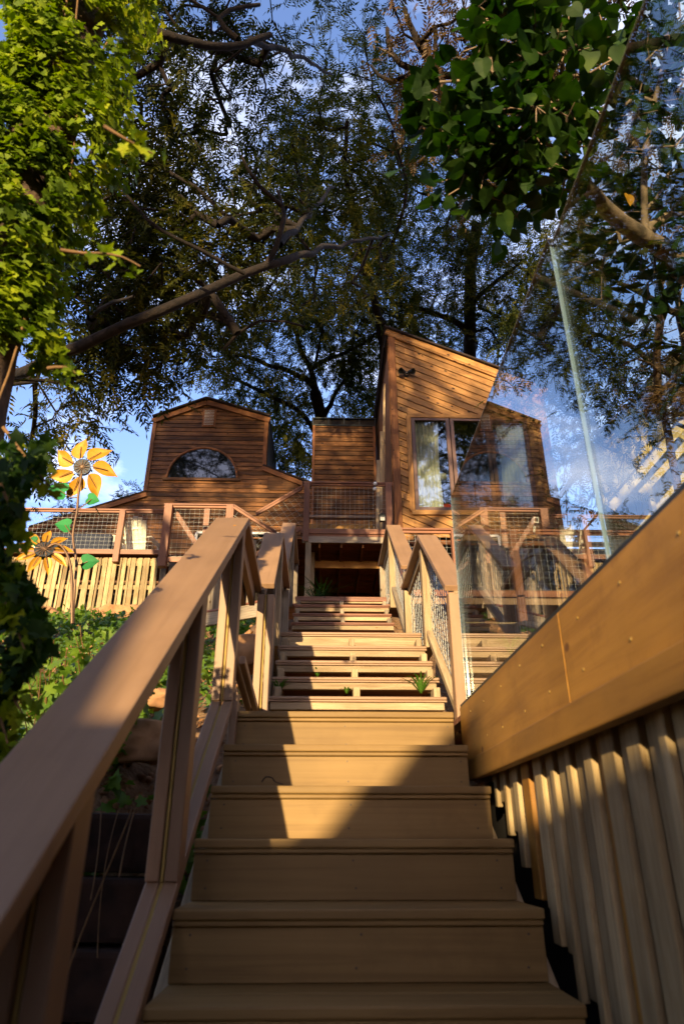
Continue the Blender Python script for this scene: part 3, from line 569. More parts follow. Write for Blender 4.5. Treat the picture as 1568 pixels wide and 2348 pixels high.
# half-round window
c0, c1 = H(386, 1096), H(541, 1096); cx = (c0[0]+c1[0])/2; rx = (c1[0]-c0[0])/2; cz = c0[1]; rz = H(463, 1031)[1]-cz
arc = [(cx+rx*cos(t), cz+rz*sin(t)) for t in np.linspace(0, pi, 25)]
MW = lambda Y: Matrix(((1, 0, 0, 0), (0, 0, -1, Y), (0, 1, 0, 0), (0, 0, 0, 1)))
win = extrude('arched_window', arc, MW(HY-.02), .03, 'dark', lh)
M['dglass'] = plain('dark_mirror_glass', (.006, .007, .008), .02, spec=1.0, var=.1)
extrude('window_pane', [(x, z) for x, z in arc], MW(HY-.035), .004, 'dglass', win)
V, F = tubes([([(x, HY-.05, z) for x, z in [(cx+(rx+.035)*cos(t), cz+(rz+.035)*sin(t)) for t in np.linspace(0, pi, 25)]], .035)], 6); rawmesh('arch_frame', V, F, 'trim', win)
beam('window_sill', (c0[0]-.15, HY-.04, cz-.05), (c1[0]+.15, HY-.04, cz-.05), .05, .09, 'siding_shade', win)
extrude('hatch_panel', [H(742, 1100) if False else (at(745, 1095, Y=HY).x-.0, 0)]*0 or [(-1.72, 9.5), (-1.62, 9.42), (-.92, 9.42), (-.82, 9.5), (-.82, 9.86), (-1.72, 9.86)], MW(HY-.03), .02, 'siding_shade', lh)
lw = thing('pale_framed_window', 'lower window with pale frame behind the middle deck railing', 'window', (-2.6, 17.8, 7))
xa_, za_ = H(436, 1222); xb_, zb_ = H(640, 1330)
beam('frame', (H(452, 1225)[0], HY-.06, 8.0), (H(640, 1225)[0], HY-.06, 8.0), .06, .07, 'white', lw); beam('frame', (H(452, 1225)[0], HY-.06, 6.4), (H(452, 1225)[0], HY-.06, 8.0), .07, .06, 'white', lw, up=(0, 1, 0))
beam('pane', (H(455, 1225)[0], HY-.045, 7.2), (H(660, 1225)[0], HY-.045, 7.2), .01, 1.55, 'dglass', lw, bev=0)

# ------------------------------------------------------------------ chimney
CYY = 16.0; zb0, zt0 = 5.5, at(787, 978, Y=CYY).z; cxl, cxr = at(717, 1000, Y=CYY).x, at(860, 1000, Y=CYY).x
ch = thing('chimney', 'square cedar clad chimney with a black metal cap between the two houses', 'chimney', (.5, 16, 5.5))
boards(ch, [[(cxl+.06, zb0), (cxr-.06, zb0), (cxr-.06, zt0), (cxl+.06, zt0)]], (0, CYY, 0), (1, 0, 0), (0, 0, 1), 0, .148, 'siding_shade')
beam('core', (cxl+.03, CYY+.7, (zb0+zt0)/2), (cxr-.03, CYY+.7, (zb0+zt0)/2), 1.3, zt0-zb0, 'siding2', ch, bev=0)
for x in (cxl+.03, cxr-.03): beam('corner_board', (x, CYY-.02, zb0), (x, CYY-.02, zt0), .07, .04, 'trim', ch, up=(0, 1, 0))
zc1 = at(787, 957, Y=CYY-.1).z; cap = beam('chimney_cap', (cxl-.02, CYY+.68, zt0+.02), (cxr+.02, CYY+.68, zt0+.02), 1.44, .04, 'black', ch, bev=0)
beam('cap_top', (cxl-.03, CYY+.68, zc1), (cxr+.03, CYY+.68, zc1), 1.48, .03, 'black', ch, bev=0)
beam('cap_inner', (cxl+.02, CYY+.68, (zc1+zt0)/2), (cxr-.02, CYY+.68, (zc1+zt0)/2), 1.36, zc1-zt0-.04, 'dark', ch, bev=0)
for i in range(5):
    x = cxl+(cxr-cxl)*i/4; beam('cap_bar', (x, CYY-.04, zt0+.03), (x, CYY-.04, zc1-.01), .018, .018, 'hub', ch, up=(0, 1, 0), bev=0)
bench = thing('wood_bench_box', 'long brown planter box behind the balcony railing', 'planter', (.4, 14.2, ZF))
beam('top_rail', (cxl+.0, 14.0, at(790, 1186, Y=14).z), (1.15, 14.0, at(790, 1186, Y=14).z), .1, .07, 'paint', bench)
zq = at(790, 1210, Y=14).z
boards(bench, [[(-.45, zq-.32), (1.0, zq-.32), (1.0, zq+.12), (-.45, zq+.12)]], (0, 14.05, 0), (1, 0, 0), (0, 0, 1), radians(42), .14, 'fascia', name='panel_board', lap=False)
beam('end_board', (1.03, 14.0, zq-.3), (1.03, 14.0, zq+.15), .09, .05, 'fascia', bench, up=(0, 1, 0))

# ------------------------------------------------------------------ right house
RY = 13.0
R = lambda x, y: (lambda v: (v.x, v.z))(at(x, y, Y=RY))
rh = thing('shed_roof_house', 'sunlit cedar house with diagonal boards, sloping roof and three tall windows', 'house', (3.2, 13, 3))
xl = (R(890, 757)[0]+R(905, 1210)[0])/2; tl = R(890, 757)[1]; xr_ = R(1240, 890)[0]; tr_ = R(1240, 890)[1]; sl = (tr_-tl)/(xr_-xl); ztop = lambda x: tl+sl*(x-xl)-.14
wx0, wx1 = 1.86, 4.62; wz0, wz1 = 6.34, 8.74
xr3 = xr_; bot = 3.4
ang = math.atan(sl)
regs = [[(xl+.16, bot), (wx0, bot), (wx0, ztop(wx0)), (xl+.16, ztop(xl+.16))], [(wx0, wz1), (wx1, wz1), (wx1, ztop(wx1)), (wx0, ztop(wx0))], [(wx1, bot), (xr3-.12, bot), (xr3-.12, ztop(xr3-.12)), (wx1, ztop(wx1))], [(wx0, 5.75), (wx1, 5.75), (wx1, wz0), (wx0, wz0)]]
boards(rh, regs, (0, RY, 0), (1, 0, 0), (0, 0, 1), ang, .172, 'siding', start=.02)
for r_ in regs: backing(rh, r_, RY)
beam('corner_board', (xl+.075, RY-.02, bot), (xl+.075, RY-.02, tl-.2), .15, .05, 'trim', rh, up=(0, 1, 0))
beam('corner_board', (xr3-.06, RY-.02, bot), (xr3-.06, RY-.02, tr_-.1), .13, .05, 'trim', rh, up=(0, 1, 0))
a_, b_ = Vector((xl-.06, RY-.04, tl-.09+.02)), Vector((xr_+.1, RY-.04, tr_-.09-.04))
beam('rake_board', a_, b_, .06, .16, 'siding', rh); beam('rake_lower_trim', a_-Vector((-.1, 0, .13)), b_-Vector((0, 0, .13)), .04, .06, 'siding', rh)
beam('roof_slab', a_+Vector((-.03, 3.0, .10)), b_+Vector((.1, 3.0, .10)), 6.2, .05, 'shingle', rh)
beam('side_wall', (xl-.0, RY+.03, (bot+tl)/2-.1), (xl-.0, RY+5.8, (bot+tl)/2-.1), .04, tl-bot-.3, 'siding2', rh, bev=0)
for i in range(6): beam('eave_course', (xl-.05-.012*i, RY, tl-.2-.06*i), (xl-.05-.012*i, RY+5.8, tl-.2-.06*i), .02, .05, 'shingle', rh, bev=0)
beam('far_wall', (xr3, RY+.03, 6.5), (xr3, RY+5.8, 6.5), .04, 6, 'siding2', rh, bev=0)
# windows
for a0, a1, b0, b1, nm in [(wx0-.02, wz1+.02, wx1+.02, wz1+.02, 'h'), (wx0-.02, wz0-.03, wx1+.02, wz0-.03, 'h')]:
    beam('window_casing', (a0, RY-.03, a1), (b0, RY-.03, b1), .05, .11, 'siding', rh)
for x in (wx0+.0, wx1-.0): beam('window_casing', (x, RY-.032, wz0), (x, RY-.032, wz1), .11, .05, 'siding', rh, up=(0, 1, 0))
ww = (wx1-wx0-.11)/3
for i in range(3):
    x0 = wx0+.055+ww*i; x1 = x0+ww; e = .055
    wn = beam('window', (x0+.01, RY+.0, wz1-.06), (x1-.01, RY+.0, wz1-.06), .07, .075, 'frame', rh)
    beam('sash_rail', (x0+.01, RY, wz0+.06), (x1-.01, RY, wz0+.06), .07, .09, 'frame', wn)
    for x in (x0+.05, x1-.05): beam('sash_stile', (x, RY-.002, wz0+.02), (x, RY-.002, wz1-.03), .08, .07, 'frame', wn, up=(0, 1, 0))
    beam('window_pane', (x0+.07, RY+.005, (wz0+wz1)/2), (x1-.07, RY+.005, (wz0+wz1)/2), .006, wz1-wz0-.14, 'wglass', wn, bev=0)
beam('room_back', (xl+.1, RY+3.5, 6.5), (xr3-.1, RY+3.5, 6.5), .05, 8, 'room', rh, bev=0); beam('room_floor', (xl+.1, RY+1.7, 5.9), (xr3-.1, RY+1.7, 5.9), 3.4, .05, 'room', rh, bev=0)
def curtain(name, label, x0, x1, y, z0, z1, folds=7):
    n = folds*8; V, F = [], []
    for j, z in enumerate((z0, (z0+z1)/2, z1)):
        for i in range(n+1):
            t = i/n; sp = 1-.12*(j == 1); xm = (x0+x1)/2
            V.append((xm+(x0+(x1-x0)*t-xm)*sp, y+.05*sin(t*folds*2*pi)+.01*sin(t*50), z))
    for j in range(2):
        for i in range(n): a = j*(n+1)+i; F.append((a, a+1, a+n+2, a+n+1))
    t = thing(name, label, 'curtain', ((x0+x1)/2, y, z0)); rawmesh('cloth', V, F, 'curtain', t, smooth=True)
curtain('window_curtain', 'cream curtain hanging inside the leftmost of the three tall windows', wx0+.1, wx0+.7, RY+.12, 6.4, 8.7)
curtain('window_curtain', 'cream curtain hanging inside the rightmost of the three tall windows', wx1-.75, wx1-.1, RY+.12, 6.4, 8.7)
rp = thing('red_chair_back', 'rounded red cushion showing at the bottom of the left window', 'cushion', (2.6, 13.4, 6.3))
tube('cushion', [(2.45, 13.5, 6.3), (2.6, 13.5, 6.62), (2.9, 13.5, 6.55), (3.0, 13.5, 6.2)], .16, .14, 'red', rp, 10)
gl_ = thing('hanging_globe_lamp', 'pale oval lamp seen inside the left window', 'lamp', (2.68, 13.6, 7.5))
bm = bmesh.new(); bmesh.ops.create_uvsphere(bm, u_segments=16, v_segments=10, radius=.13); bmesh.ops.scale(bm, vec=(1, 1, .75), verts=bm.verts[:]); me = bpy.data.meshes.new('globe'); bm.to_mesh(me); bm.free(); link('shade', me, 'cream', gl_, Matrix.Translation((2.66, 13.6, 7.52)))
tube('cord', [(2.66, 13.6, 7.6), (2.66, 13.6, 8.2), (2.66, 13.6, 8.9)], .006, .006, 'black', gl_, 5, .3)
# glass doors under the house
gd = thing('glass_doors', 'dark sliding glass doors under the right house reflecting branches', 'door', (3.3, 13, 3.45))
for i in range(4):
    x = xl+.25+i*1.05; beam('door_pane', (x+.05, RY-.055, 4.5), (x+.95, RY-.055, 4.5), .01, 2.0, 'dglass', gd, bev=0); beam('door_stile', (x, RY-.06, 3.45), (x, RY-.06, 5.55), .09, .05, 'frame', gd, up=(0, 1, 0))
beam('door_head', (xl+.2, RY-.07, 5.6), (xl+4.5, RY-.07, 5.6), .06, .1, 'trim', gd)
# leaning pale planks at the side wall
lpk = thing('leaning_planks', 'pale upright planks standing between the chimney and right house wall', 'planks', (1.3, 13.2, 5.7))
for (xx, y0, y1, yy, wd) in [(873, 990, 1215, 13.3, .07), (865, 1055, 1215, 13.2, .07), (879, 880, 1110, 13.5, .05)]:
    a_ = at(xx, y1, Y=yy); b_ = at(xx+2, y0, Y=yy); beam('plank', a_, b_, wd, .03, 'pale', lpk, up=(0, 1, 0))
# floodlight
fp = Vector((R(931, 861)[0], RY-.03, R(931, 861)[1])); fl = thing('twin_floodlight', 'small bronze twin-head floodlight high on the sunlit diagonal boards', 'light', fp)
def cone(name, p0, p1, r0, r1, mat, parent, seg=14):
    V, F = tubes([([tuple(p0), tuple(Vector(p0).lerp(Vector(p1), .5)), tuple(p1)], np.array([r0, (r0+r1)/2, r1]))], seg); return rawmesh(name, V, F, mat, parent, smooth=True)
cone('wall_plate', fp+Vector((0, .01, 0)), fp+Vector((0, -.05, 0)), .065, .05, 'hub', fl)
for s in (-1, 1):
    cone('lamp_head', fp+Vector((s*.04, -.06, .02)), fp+Vector((s*.15, -.16, -.01)), .035, .075, 'black', fl); cone('lamp_neck', fp+Vector((0, -.04, -.02)), fp+Vector((s*.05, -.07, .02)), .015, .02, 'black', fl)
cone('sensor', fp+Vector((0, -.06, -.0)), fp+Vector((0, -.1, -.05)), .03, .028, 'wire', fl)
# lantern and globe bulbs on the balcony rail
la = at(876, 1186, Y=BY-.25); lt = thing('hanging_lantern', 'small black lantern hanging at the right end of the balcony railing', 'lantern', la)
beam('lantern_body', la-Vector((0, 0, .09)), la+Vector((0, 0, .04)), .11, .11, 'black', lt, up=(0, 1, 0)); cone('lantern_roof', la+Vector((0, 0, .04)), la+Vector((0, 0, .10)), .075, .02, 'black', lt)
tube('lantern_ring', [tuple(la+Vector((.035*cos(t), 0, .13+.04*sin(t)))) for t in np.linspace(0, 2*pi, 12)], .006, .006, 'black', lt, 5, .02)
beam('lantern_glass', la-Vector((.045, .058, .06)), la+Vector((.045, -.058, -.06)), .004, .08, 'wire', lt, bev=0)
for (px, py, lab) in [(860, 1109, 'round white string light bulb resting on top of the balcony cap'), (859, 1121, 'white string light bulb just below the balcony cap')]:
    q = at(px, py, Y=BY-.12); b_ = thing('string_light_bulb', lab, 'light bulb', q); bm = bmesh.new(); bmesh.ops.create_uvsphere(bm, u_segments=12, v_segments=8, radius=.04); me = bpy.data.meshes.new('bulb'); bm.to_mesh(me); bm.free(); link('globe', me, 'white', b_, Matrix.Translation(q)); cone('socket', q+Vector((0, 0, .03)), q+Vector((0, 0, .07)), .016, .013, 'black', b_, 8)
sc_ = at(1225, 1194, Y=9.8); sc1 = thing('security_camera', 'small white box camera on the rail behind the glass', 'camera', sc_)
beam('body', sc_+Vector((0, .05, 0)), sc_+Vector((0, -.08, -.02)), .08, .1, 'white', sc1); beam('lens', sc_+Vector((0, -.08, -.02)), sc_+Vector((0, -.085, -.02)), .055, .065, 'black', sc1, bev=0); cone('bracket', sc_-Vector((0, 0, .04)), sc_-Vector((0, -.1, .15)), .02, .02, 'white', sc1, 8)

# ------------------------------------------------------------------ yellow building at the right
YY = 20.0
yb = thing('yellow_building', 'pale yellow board building with sloping roof behind the trees at far right', 'building', (12, 20, 8))
q = lambda x, y, Y=YY: (lambda v: (v.x, v.z))(at(x, y, Y=Y))
wall = [(q(1361, 1040)[0], 5.5), (18, 5.5), (18, q(1750, 1040)[1]), q(1528, 842), (q(1361, 1040)[0], q(1361, 1040)[1])]
boards(yb, [wall], (0, YY, 0), (1, 0, 0), (0, 0, 1), pi/2, .21, 'ywall', name='wall_board', lap=False, gap=.012, jit=.003)
backing(yb, wall, YY)
a_, b_ = v3(q(1345, 1058), YY-.3), v3(q(1530, 834), YY-.3); beam('rake_board', a_, b_, .06, .28, 'ywall', yb); beam('roof_slab', a_+Vector((0, 2.5, .2)), b_+Vector((0, 2.5, .2)), 5.6, .08, 'shingle', yb)
a_, b_ = v3(q(1530, 834), YY-.3), v3(q(1750, 1030), YY-.3); beam('rake_board', a_, b_, .06, .28, 'ywall', yb); beam('roof_slab', a_+Vector((0, 2.5, .2)), b_+Vector((0, 2.5, .2)), 5.6, .08, 'shingle', yb)
a_, b_ = v3(q(1395, 1165, 17), 17), v3(q(1640, 880, 17), 17); beam('porch_rake', a_, b_, .08, .34, 'ywall', yb); beam('porch_roof', a_+Vector((0, 1.5, .2)), b_+Vector((0, 1.5, .2)), 3.2, .06, 'shingle', yb)
a_, b_ = v3(q(1470, 1130, 17), 17.1), v3(q(1640, 945, 17), 17.1); beam('porch_beam', a_, b_, .08, .2, 'ywall', yb)
p_ = q(1488, 1110, 17); beam('porch_post', (p_[0], 17.1, 4.5), (p_[0], 17.1, p_[1]), .14, .14, 'ywall', yb, up=(0, 1, 0))
fu = thing('metal_flue', 'shiny galvanised flue pipe rising in front of the yellow wall', 'flue', at(1540, 1000, Y=18))
for i, (a_, b_) in enumerate([((1541, 1010), (1534, 960)), ((1534, 960), (1524, 890)), ((1524, 890), (1511, 824))]): cone('pipe_section', at(*a_, Y=18), at(*b_, Y=18), .15, .145, 'chrome', fu)

# ------------------------------------------------------------------ deck furniture
def adirondack(name, label, base, rot):
    t = thing(name, label, 'chair', base, 'cream adirondack chairs on the left deck'); Rz = Matrix.Translation(base) @ Matrix.Rotation(rot, 4, 'Z')
    def bb(n, a, b, wy, wz, up=(0, 0, 1)):
        a, b = Rz @ Vector(a), Rz @ Vector(b); return beam(n, a, b, wy, wz, 'cream', t, up=(Rz.to_3x3() @ Vector(up)), bev=.004)
    for i in range(5):           # fan back, leaning away: chair faces local +Y
        u = (i-2)*.105; hgt = .98-.035*abs(i-2)**1.7
        bb('back_slat', (u*.8, -.22, .22), (u*1.12, -.52, hgt), .095, .02, (0, 1, .3))
    for z, wd, y in ((.42, .5, -.31), (.72, .54, -.42)): bb('back_brace', (-wd/2, y, z), (wd/2, y, z), .03, .05)
    for i in range(6): bb('seat_slat', (-.26, -.2+.1*i, .22+.03*i), (.26, -.2+.1*i, .22+.03*i), .09, .02)
    for s in (-1, 1):
        bb('arm', (s*.35, -.42, .50), (s*.35, .38, .54), .12, .022); bb('leg', (s*.29, .34, 0), (s*.29, .34, .53), .03, .09, (0, 1, 0)); bb('leg', (s*.27, -.5, .02), (s*.27, .34, .36), .03, .09)
    return t
dz = zlf+.05
adirondack('adirondack_chair', 'cream adirondack chair seen from behind, right of the railing post', Vector((at(330, 1200, Y=14.65).x, 14.7, dz)), radians(-8))
adirondack('adirondack_chair', 'cream adirondack chair partly hidden behind the left deck railing post', Vector((at(268, 1200, Y=15.6).x, 15.7, dz)), radians(25))
so = thing('outdoor_sofa', 'dark navy outdoor sofa behind the left deck railing', 'sofa', (at(200, 1200, Y=15).x, 15, dz)); sx = at(200, 1200, Y=15).x
beam('seat', (sx-.75, 15.1, dz+.22), (sx+.75, 15.1, dz+.22), .7, .25, 'navy', so, bev=.03); beam('backrest', (sx-.75, 14.75, dz+.5), (sx+.75, 14.75, dz+.5), .18, .5, 'navy', so, bev=.04)
for s in (-1, 1): beam('armrest', (sx+s*.72, 14.75, dz+.42), (sx+s*.72, 15.4, dz+.42), .12, .2, 'navy', so, bev=.03)
rc = thing('red_tray', 'flat red cushion lying on the left deck floor behind the railing', 'cushion', (-5.0, 14.35, dz)); beam('pad', (at(287, 1262, Y=14.3).x, 14.3, dz+.05), (at(322, 1262, Y=14.3).x, 14.3, dz+.05), .4, .07, 'red', rc, bev=.02)

# ------------------------------------------------------------------ metal garden flowers
def petalmesh(L_, W_, curl):
    n = 8; V = []; F = []
    for i in range(n+1):
        t = i/n; wdt = W_*(sin(pi*min(1, t*1.02+.04))**.8)*(1-.25*t); bend = curl*t*t
        for s in (-1, 0, 1): V.append((t*L_, s*wdt/2+bend, .02*abs(s)*sin(pi*t)+.06*L_*t*t))
    for i in range(n):
        for s in range(2): a = i*3+s; F.append((a, a+3, a+4, a+1))
    return V, F
def flower(name, label, c, facing, R0, n, leaves, stem, curl, tilt=0.0, L2=.155, W2=.10, ph=.3):
    t = thing(name, label, 'garden ornament', stem[0]); nrm = Vector(facing).normalized(); uu = nrm.cross(Vector((0, 0, 1))).normalized(); vv = uu.cross(nrm)
    tube('stem', stem, .009, .008, 'rod', t, 8, .04)
    hub = cone('hub', c-nrm*.03, c+nrm*.015, .052, .058, 'hub', t, 18); bm = bmesh.new(); bmesh.ops.create_circle(bm, cap_ends=True, segments=18, radius=.056); me = bpy.data.meshes.new('hub_face'); bm.to_mesh(me); bm.free()
    fr = Matrix(((uu.x, vv.x, nrm.x, 0), (uu.y, vv.y, nrm.y, 0), (uu.z, vv.z, nrm.z, 0), (0, 0, 0, 1)))
    link('hub_face', me, 'hub', hub, Matrix.Translation(c+nrm*.012) @ fr)
    for i in range(12):
        a = i*pi/6; e = c+nrm*.016+(uu*cos(a)+vv*sin(a))*.05; rawmesh('spoke', *tubes([([tuple(c+nrm*.02), tuple((c+e)/2+nrm*.012), tuple(e)], .0025)], 4), 'rod', hub)
    for i in range(n):
        a = i*2*pi/n+ph; V, F = petalmesh(L2, W2, curl); mw = Matrix.Translation(c+(uu*cos(a)+vv*sin(a))*R0) @ fr @ Matrix.Rotation(a, 4, 'Z') @ Matrix.Rotation(tilt, 4, 'Y')
        o = rawmesh('petal', V, F, 'yellow', t, mw, smooth=True)
        m2 = mw; p0, p1 = m2 @ Vector((-.02, 0, .012)), m2 @ Vector((L2*.6, curl*.36, .012)); rawmesh('petal_rib', *tubes([([tuple(p0), tuple((p0+p1)/2), tuple(p1)], .0028)], 4), 'rod', o)
    for (p, d, s) in leaves:
        ln = Vector(d).normalized(); side = ln.cross(Vector((0, 1, .2))).normalized(); nn = side.cross(ln)
        prof = [(0, 0), (-.12, .22), (-.05, .42), (.25, .5), (.6, .33), (1, 0), (.6, -.33), (.25, -.5), (-.05, -.42), (-.12, -.22)]
        V = [Vector(p)+ln*(a*s)+side*(b*s)+nn*(.12*s*abs(b)) for a, b in prof]+[Vector(p)+ln*.4*s]; F = [(i, (i+1) % 10, 10) for i in range(10)]
        lf = rawmesh('metal_leaf', [tuple(v) for v in V], F, 'gleaf', t)
        # leaf stalk back to the stem
        j = min(range(len(stem)), key=lambda i: (Vector(stem[i])-Vector(p)).length+.3*(stem[i][2] > p[2])); tube('leaf_stalk', [stem[j], tuple((Vector(stem[j])+Vector(p))/2-Vector((0, 0, .02))), tuple(Vector(p)+ln*.3*s)], .004, .003, 'rod', t, 5, .03)
    return t
fd = 4.2; A = lambda x, y: tuple(at(x, y, Y=fd))
flower('metal_sunflower', 'tall metal pinwheel flower with yellow petals and green leaves against the sky', at(190, 1072, Y=fd), (.1, -1, -.15), .07, 7,
       [(A(202, 1142), (.9, 0, -.25), .09), (A(160, 1205), (-1, 0, .1), .10), (A(190, 1288), (1, 0, .05), .11), (A(150, 1128), (-1, 0, .3), .13)],
       [A(168, 1430), A(172, 1350), A(176, 1290), A(168, 1230), A(178, 1170), A(180, 1140), A(186, 1100), A(190, 1074)], .075, .35, .165, .125, .3)
fd = 4.0
flower('metal_sunflower', 'lower metal flower with drooping yellow petals in front of the pale slats', at(102, 1262, Y=fd), (.25, -.9, .25), .05, 9, [(A(85, 1240), (-1, 0, -.2), .07)],
       [A(166, 1430), A(166, 1340), A(160, 1285), A(140, 1250), A(118, 1250), A(104, 1263)], .02, .25, .13, .06, .1)

# ------------------------------------------------------------------ leaves and trees
def basis_from(dirs, ups):
    d = dirs/(np.linalg.norm(dirs, axis=1)[:, None]+1e-9); s = np.cross(d, ups); s /= np.linalg.norm(s, axis=1)[:, None]+1e-9; return d, s, np.cross(s, d)
def rand_dirs(n, zbias=0, spread=1): v = rng.normal(size=(n, 3))*spread; v[:, 2] += zbias; return v/(np.linalg.norm(v, axis=1)[:, None]+1e-9)
def stamp(V0, F0, pos, d, s, u, scale):
    """place template mesh (x along d, y along s, z along u)"""
    V0 = np.asarray(V0, float); F0 = np.asarray(F0); n = len(pos)
    V = pos[:, None]+scale[:, None, None]*(V0[None, :, 0, None]*d[:, None]+V0[None, :, 1, None]*s[:, None]+V0[None, :, 2, None]*u[:, None])
    F = F0[None]+(np.arange(n)*len(V0))[:, None, None]; return V.reshape(-1, 3), F.reshape(-1, F0.shape[1])
def compound(npairs=5, L_=.26, ll=.085, lw=.026, seed=0):
    """pinnate leaf: kite leaflets along a drooping rachis"""
    r = np.random.default_rng(seed); V, F = [], []
    for i in range(npairs+1):
        t = .25+.75*i/npairs; px, pz = t*L_, -.28*L_*t*t
        for s in ((-1, 1) if i < npairs else (0,)):
            a = s*radians(r.uniform(45, 65)); d = np.array([cos(a), sin(a), r.uniform(-.7, -.05)]); d /= np.linalg.norm(d); n = np.cross(d, [r.uniform(-.3, .3), r.uniform(-.3, .3), 1]); n /= np.linalg.norm(n)
            l = ll*r.uniform(.75, 1.15); p = np.array([px, 0, pz]); b = len(V); c = np.array([0, 0, -.12*l])
            V += [p, p+d*l*.42+n*lw*.5, p+d*l+c, p+d*l*.42-n*lw*.5]; F.append((b, b+1, b+2, b+3))
    b = len(V); V += [np.array([0, .0015, 0]), np.array([0, -.0015, 0]), np.array([L_, 0, -.28*L_]), np.array([L_*.5, .001, -.07*L_])]; F.append((b, b+1, b+2, b+3))
    return np.array(V), np.array(F)
COMP = [compound(5, seed=s) for s in range(5)]
SMALL = [compound(3, .16, .06, .022, seed=s+20) for s in range(4)]
def leafparts(parent, items, templ, mat, name='leaf'):
    """individually selectable leaves that share mesh data"""
    mes = []
    for V0, F0 in templ:
        me = bpy.data.meshes.new(name); me.from_pydata([tuple(map(float, v)) for v in V0], [], [tuple(int(i) for i in f) for f in F0]); me.update(); me.materials.append(M[mat]); mes.append(me)
    for i, (p, d, s, u, sc) in enumerate(items):
        mw = Matrix(((d[0]*sc, s[0]*sc, u[0]*sc, p[0]), (d[1]*sc, s[1]*sc, u[1]*sc, p[1]), (d[2]*sc, s[2]*sc, u[2]*sc, p[2]), (0, 0, 0, 1)))
        link(name, mes[i % len(mes)], None, parent, mw)
def tree(name, label, trunk, limbs, blobs, leafm='pecan', bark='shadebark', per=7, templ=COMP, nparts=300, cr=.32, scale=1.0, cat='tree', trunk_r=(.3, .2), tipr=.006, group=None, maxr=.09):
    base = Vector(trunk[0]); t = thing(name, label, cat, base, group)
    tr = smoothpath(trunk, .3, .04); V, F = tubes([(tr, np.linspace(trunk_r[0], trunk_r[1], len(tr)))], 12, .06); tk = rawmesh('trunk', V, F, bark, t, smooth=True)
    nodes = [tuple(p) for p in tr]
    nr = len(nodes); parent_i = [max(0, i-1) for i in range(nr)]
    for pts, ra, rb in limbs:
        P = smoothpath(pts, .2, .07); V, F = tubes([(P, np.linspace(ra, rb, len(P)))], 8, .08); rawmesh('limb', V, F, bark, t, smooth=True)
        s0 = len(nodes); nodes += [tuple(p) for p in P]; parent_i += [max(0, i-1) for i in range(s0, s0+len(P))]
    fixed = len(nodes)
    cl = []
    for (c, rad, n) in blobs:
        v = rng.normal(size=(n, 3)); v /= np.linalg.norm(v, axis=1)[:, None]; v *= rng.uniform(.15, 1, (n, 1))**.5; cl.append(np.array(c)[None]+v*np.array(rad)[None])
    cl = np.concatenate(cl); A0 = np.array(nodes)
    dist = np.array([np.min(np.linalg.norm(A0-c, axis=1)) for c in cl]); order = np.argsort(dist)
    # grow twigs
    par = {}; pts = list(nodes); kd_n = 0; kd = None; ends = []; outdir = []
    for qi, oi in enumerate(order):
        if kd is None or qi % 25 == 0:
            kd = kdtree.KDTree(len(pts)); [kd.insert(p, i) for i, p in enumerate(pts)]; kd.balance()
        c = Vector(cl[oi]); co, idx, dd = kd.find(c); prev = idx; n = max(1, int(dd/.35)); a = Vector(pts[idx])
        bend = Vector(noise.noise_vector(c*2.1))*dd*.22+Vector((0, 0, .12*dd))
        for j in range(1, n+1):
            tt = j/n; p = a.lerp(c, tt)+bend*(4*tt*(1-tt))*.7; pts.append(tuple(p)); par[len(pts)-1] = prev; prev = len(pts)-1
        ends.append(prev); outdir.append((c-a).normalized())
    cnt = np.zeros(len(pts))
    for e in ends: cnt[e] += 1
    for i in range(len(pts)-1, fixed-1, -1): cnt[par[i]] += cnt[i]
    P = np.array(pts); idx = np.array(sorted(par)); a = P[[par[i] for i in idx]]; b = P[idx]; ra = np.minimum(maxr, tipr*np.sqrt(np.maximum(1, cnt[idx]))); d = b-a; d /= np.linalg.norm(d, axis=1)[:, None]+1e-9
    ref = np.where(np.abs(d[:, 2:3]) > .9, [[1., 0, 0]], [[0, 0, 1.]]); u = np.cross(d, ref); u /= np.linalg.norm(u, axis=1)[:, None]; wv = np.cross(d, u); S = 5; an = np.arange(S)*2*pi/S
    off = np.cos(an)[None, :, None]*u[:, None]+np.sin(an)[None, :, None]*wv[:, None]; V = np.concatenate([a[:, None]+off*(ra*1.08)[:, None, None], b[:, None]+off*(ra*.95)[:, None, None]], 1).reshape(-1, 3)
    j = np.arange(S); f0 = np.stack([j, (j+1) % S, S+(j+1) % S, S+j], -1); F = (f0[None]+(np.arange(len(idx))*2*S)[:, None, None]).reshape(-1, 4)
    tag(rawmesh('branches', V, F, bark, t), kind='stuff')
    # leaves
    n = len(ends)*per; ei = np.repeat(np.arange(len(ends)), per); pos = P[np.array(ends)][ei]+rng.normal(size=(n, 3))*cr*.45; od = np.array(outdir)[ei]
    dirs = rand_dirs(n, -.35)+od*.5; ups = rand_dirs(n, 1.4, .55); d, s, u = basis_from(dirs, ups); sc = rng.uniform(.75, 1.25, n)*scale
    order = np.argsort(np.linalg.norm(pos, axis=1)) if nparts else np.arange(n)
    # leaves in front of the lens first, nearest first
    vis = np.array([(p @ np.array(_fw)) > .7*np.linalg.norm(p) for p in pos]); order = np.argsort(np.linalg.norm(pos, axis=1)+1000*(~vis)); own, rest = order[:nparts], order[nparts:]
    if nparts: leafparts(t, [(pos[i], d[i], s[i], u[i], sc[i]) for i in own], templ, leafm)
    VV, FF, o = [], [], 0; g = rng.integers(0, len(templ), len(rest))
    for k, (V0, F0) in enumerate(templ):
        ii = rest[g == k]
        if len(ii): V, F = stamp(V0, F0, pos[ii], d[ii], s[ii], u[ii], sc[ii]); VV.append(V); FF.append(F+o); o += len(V)
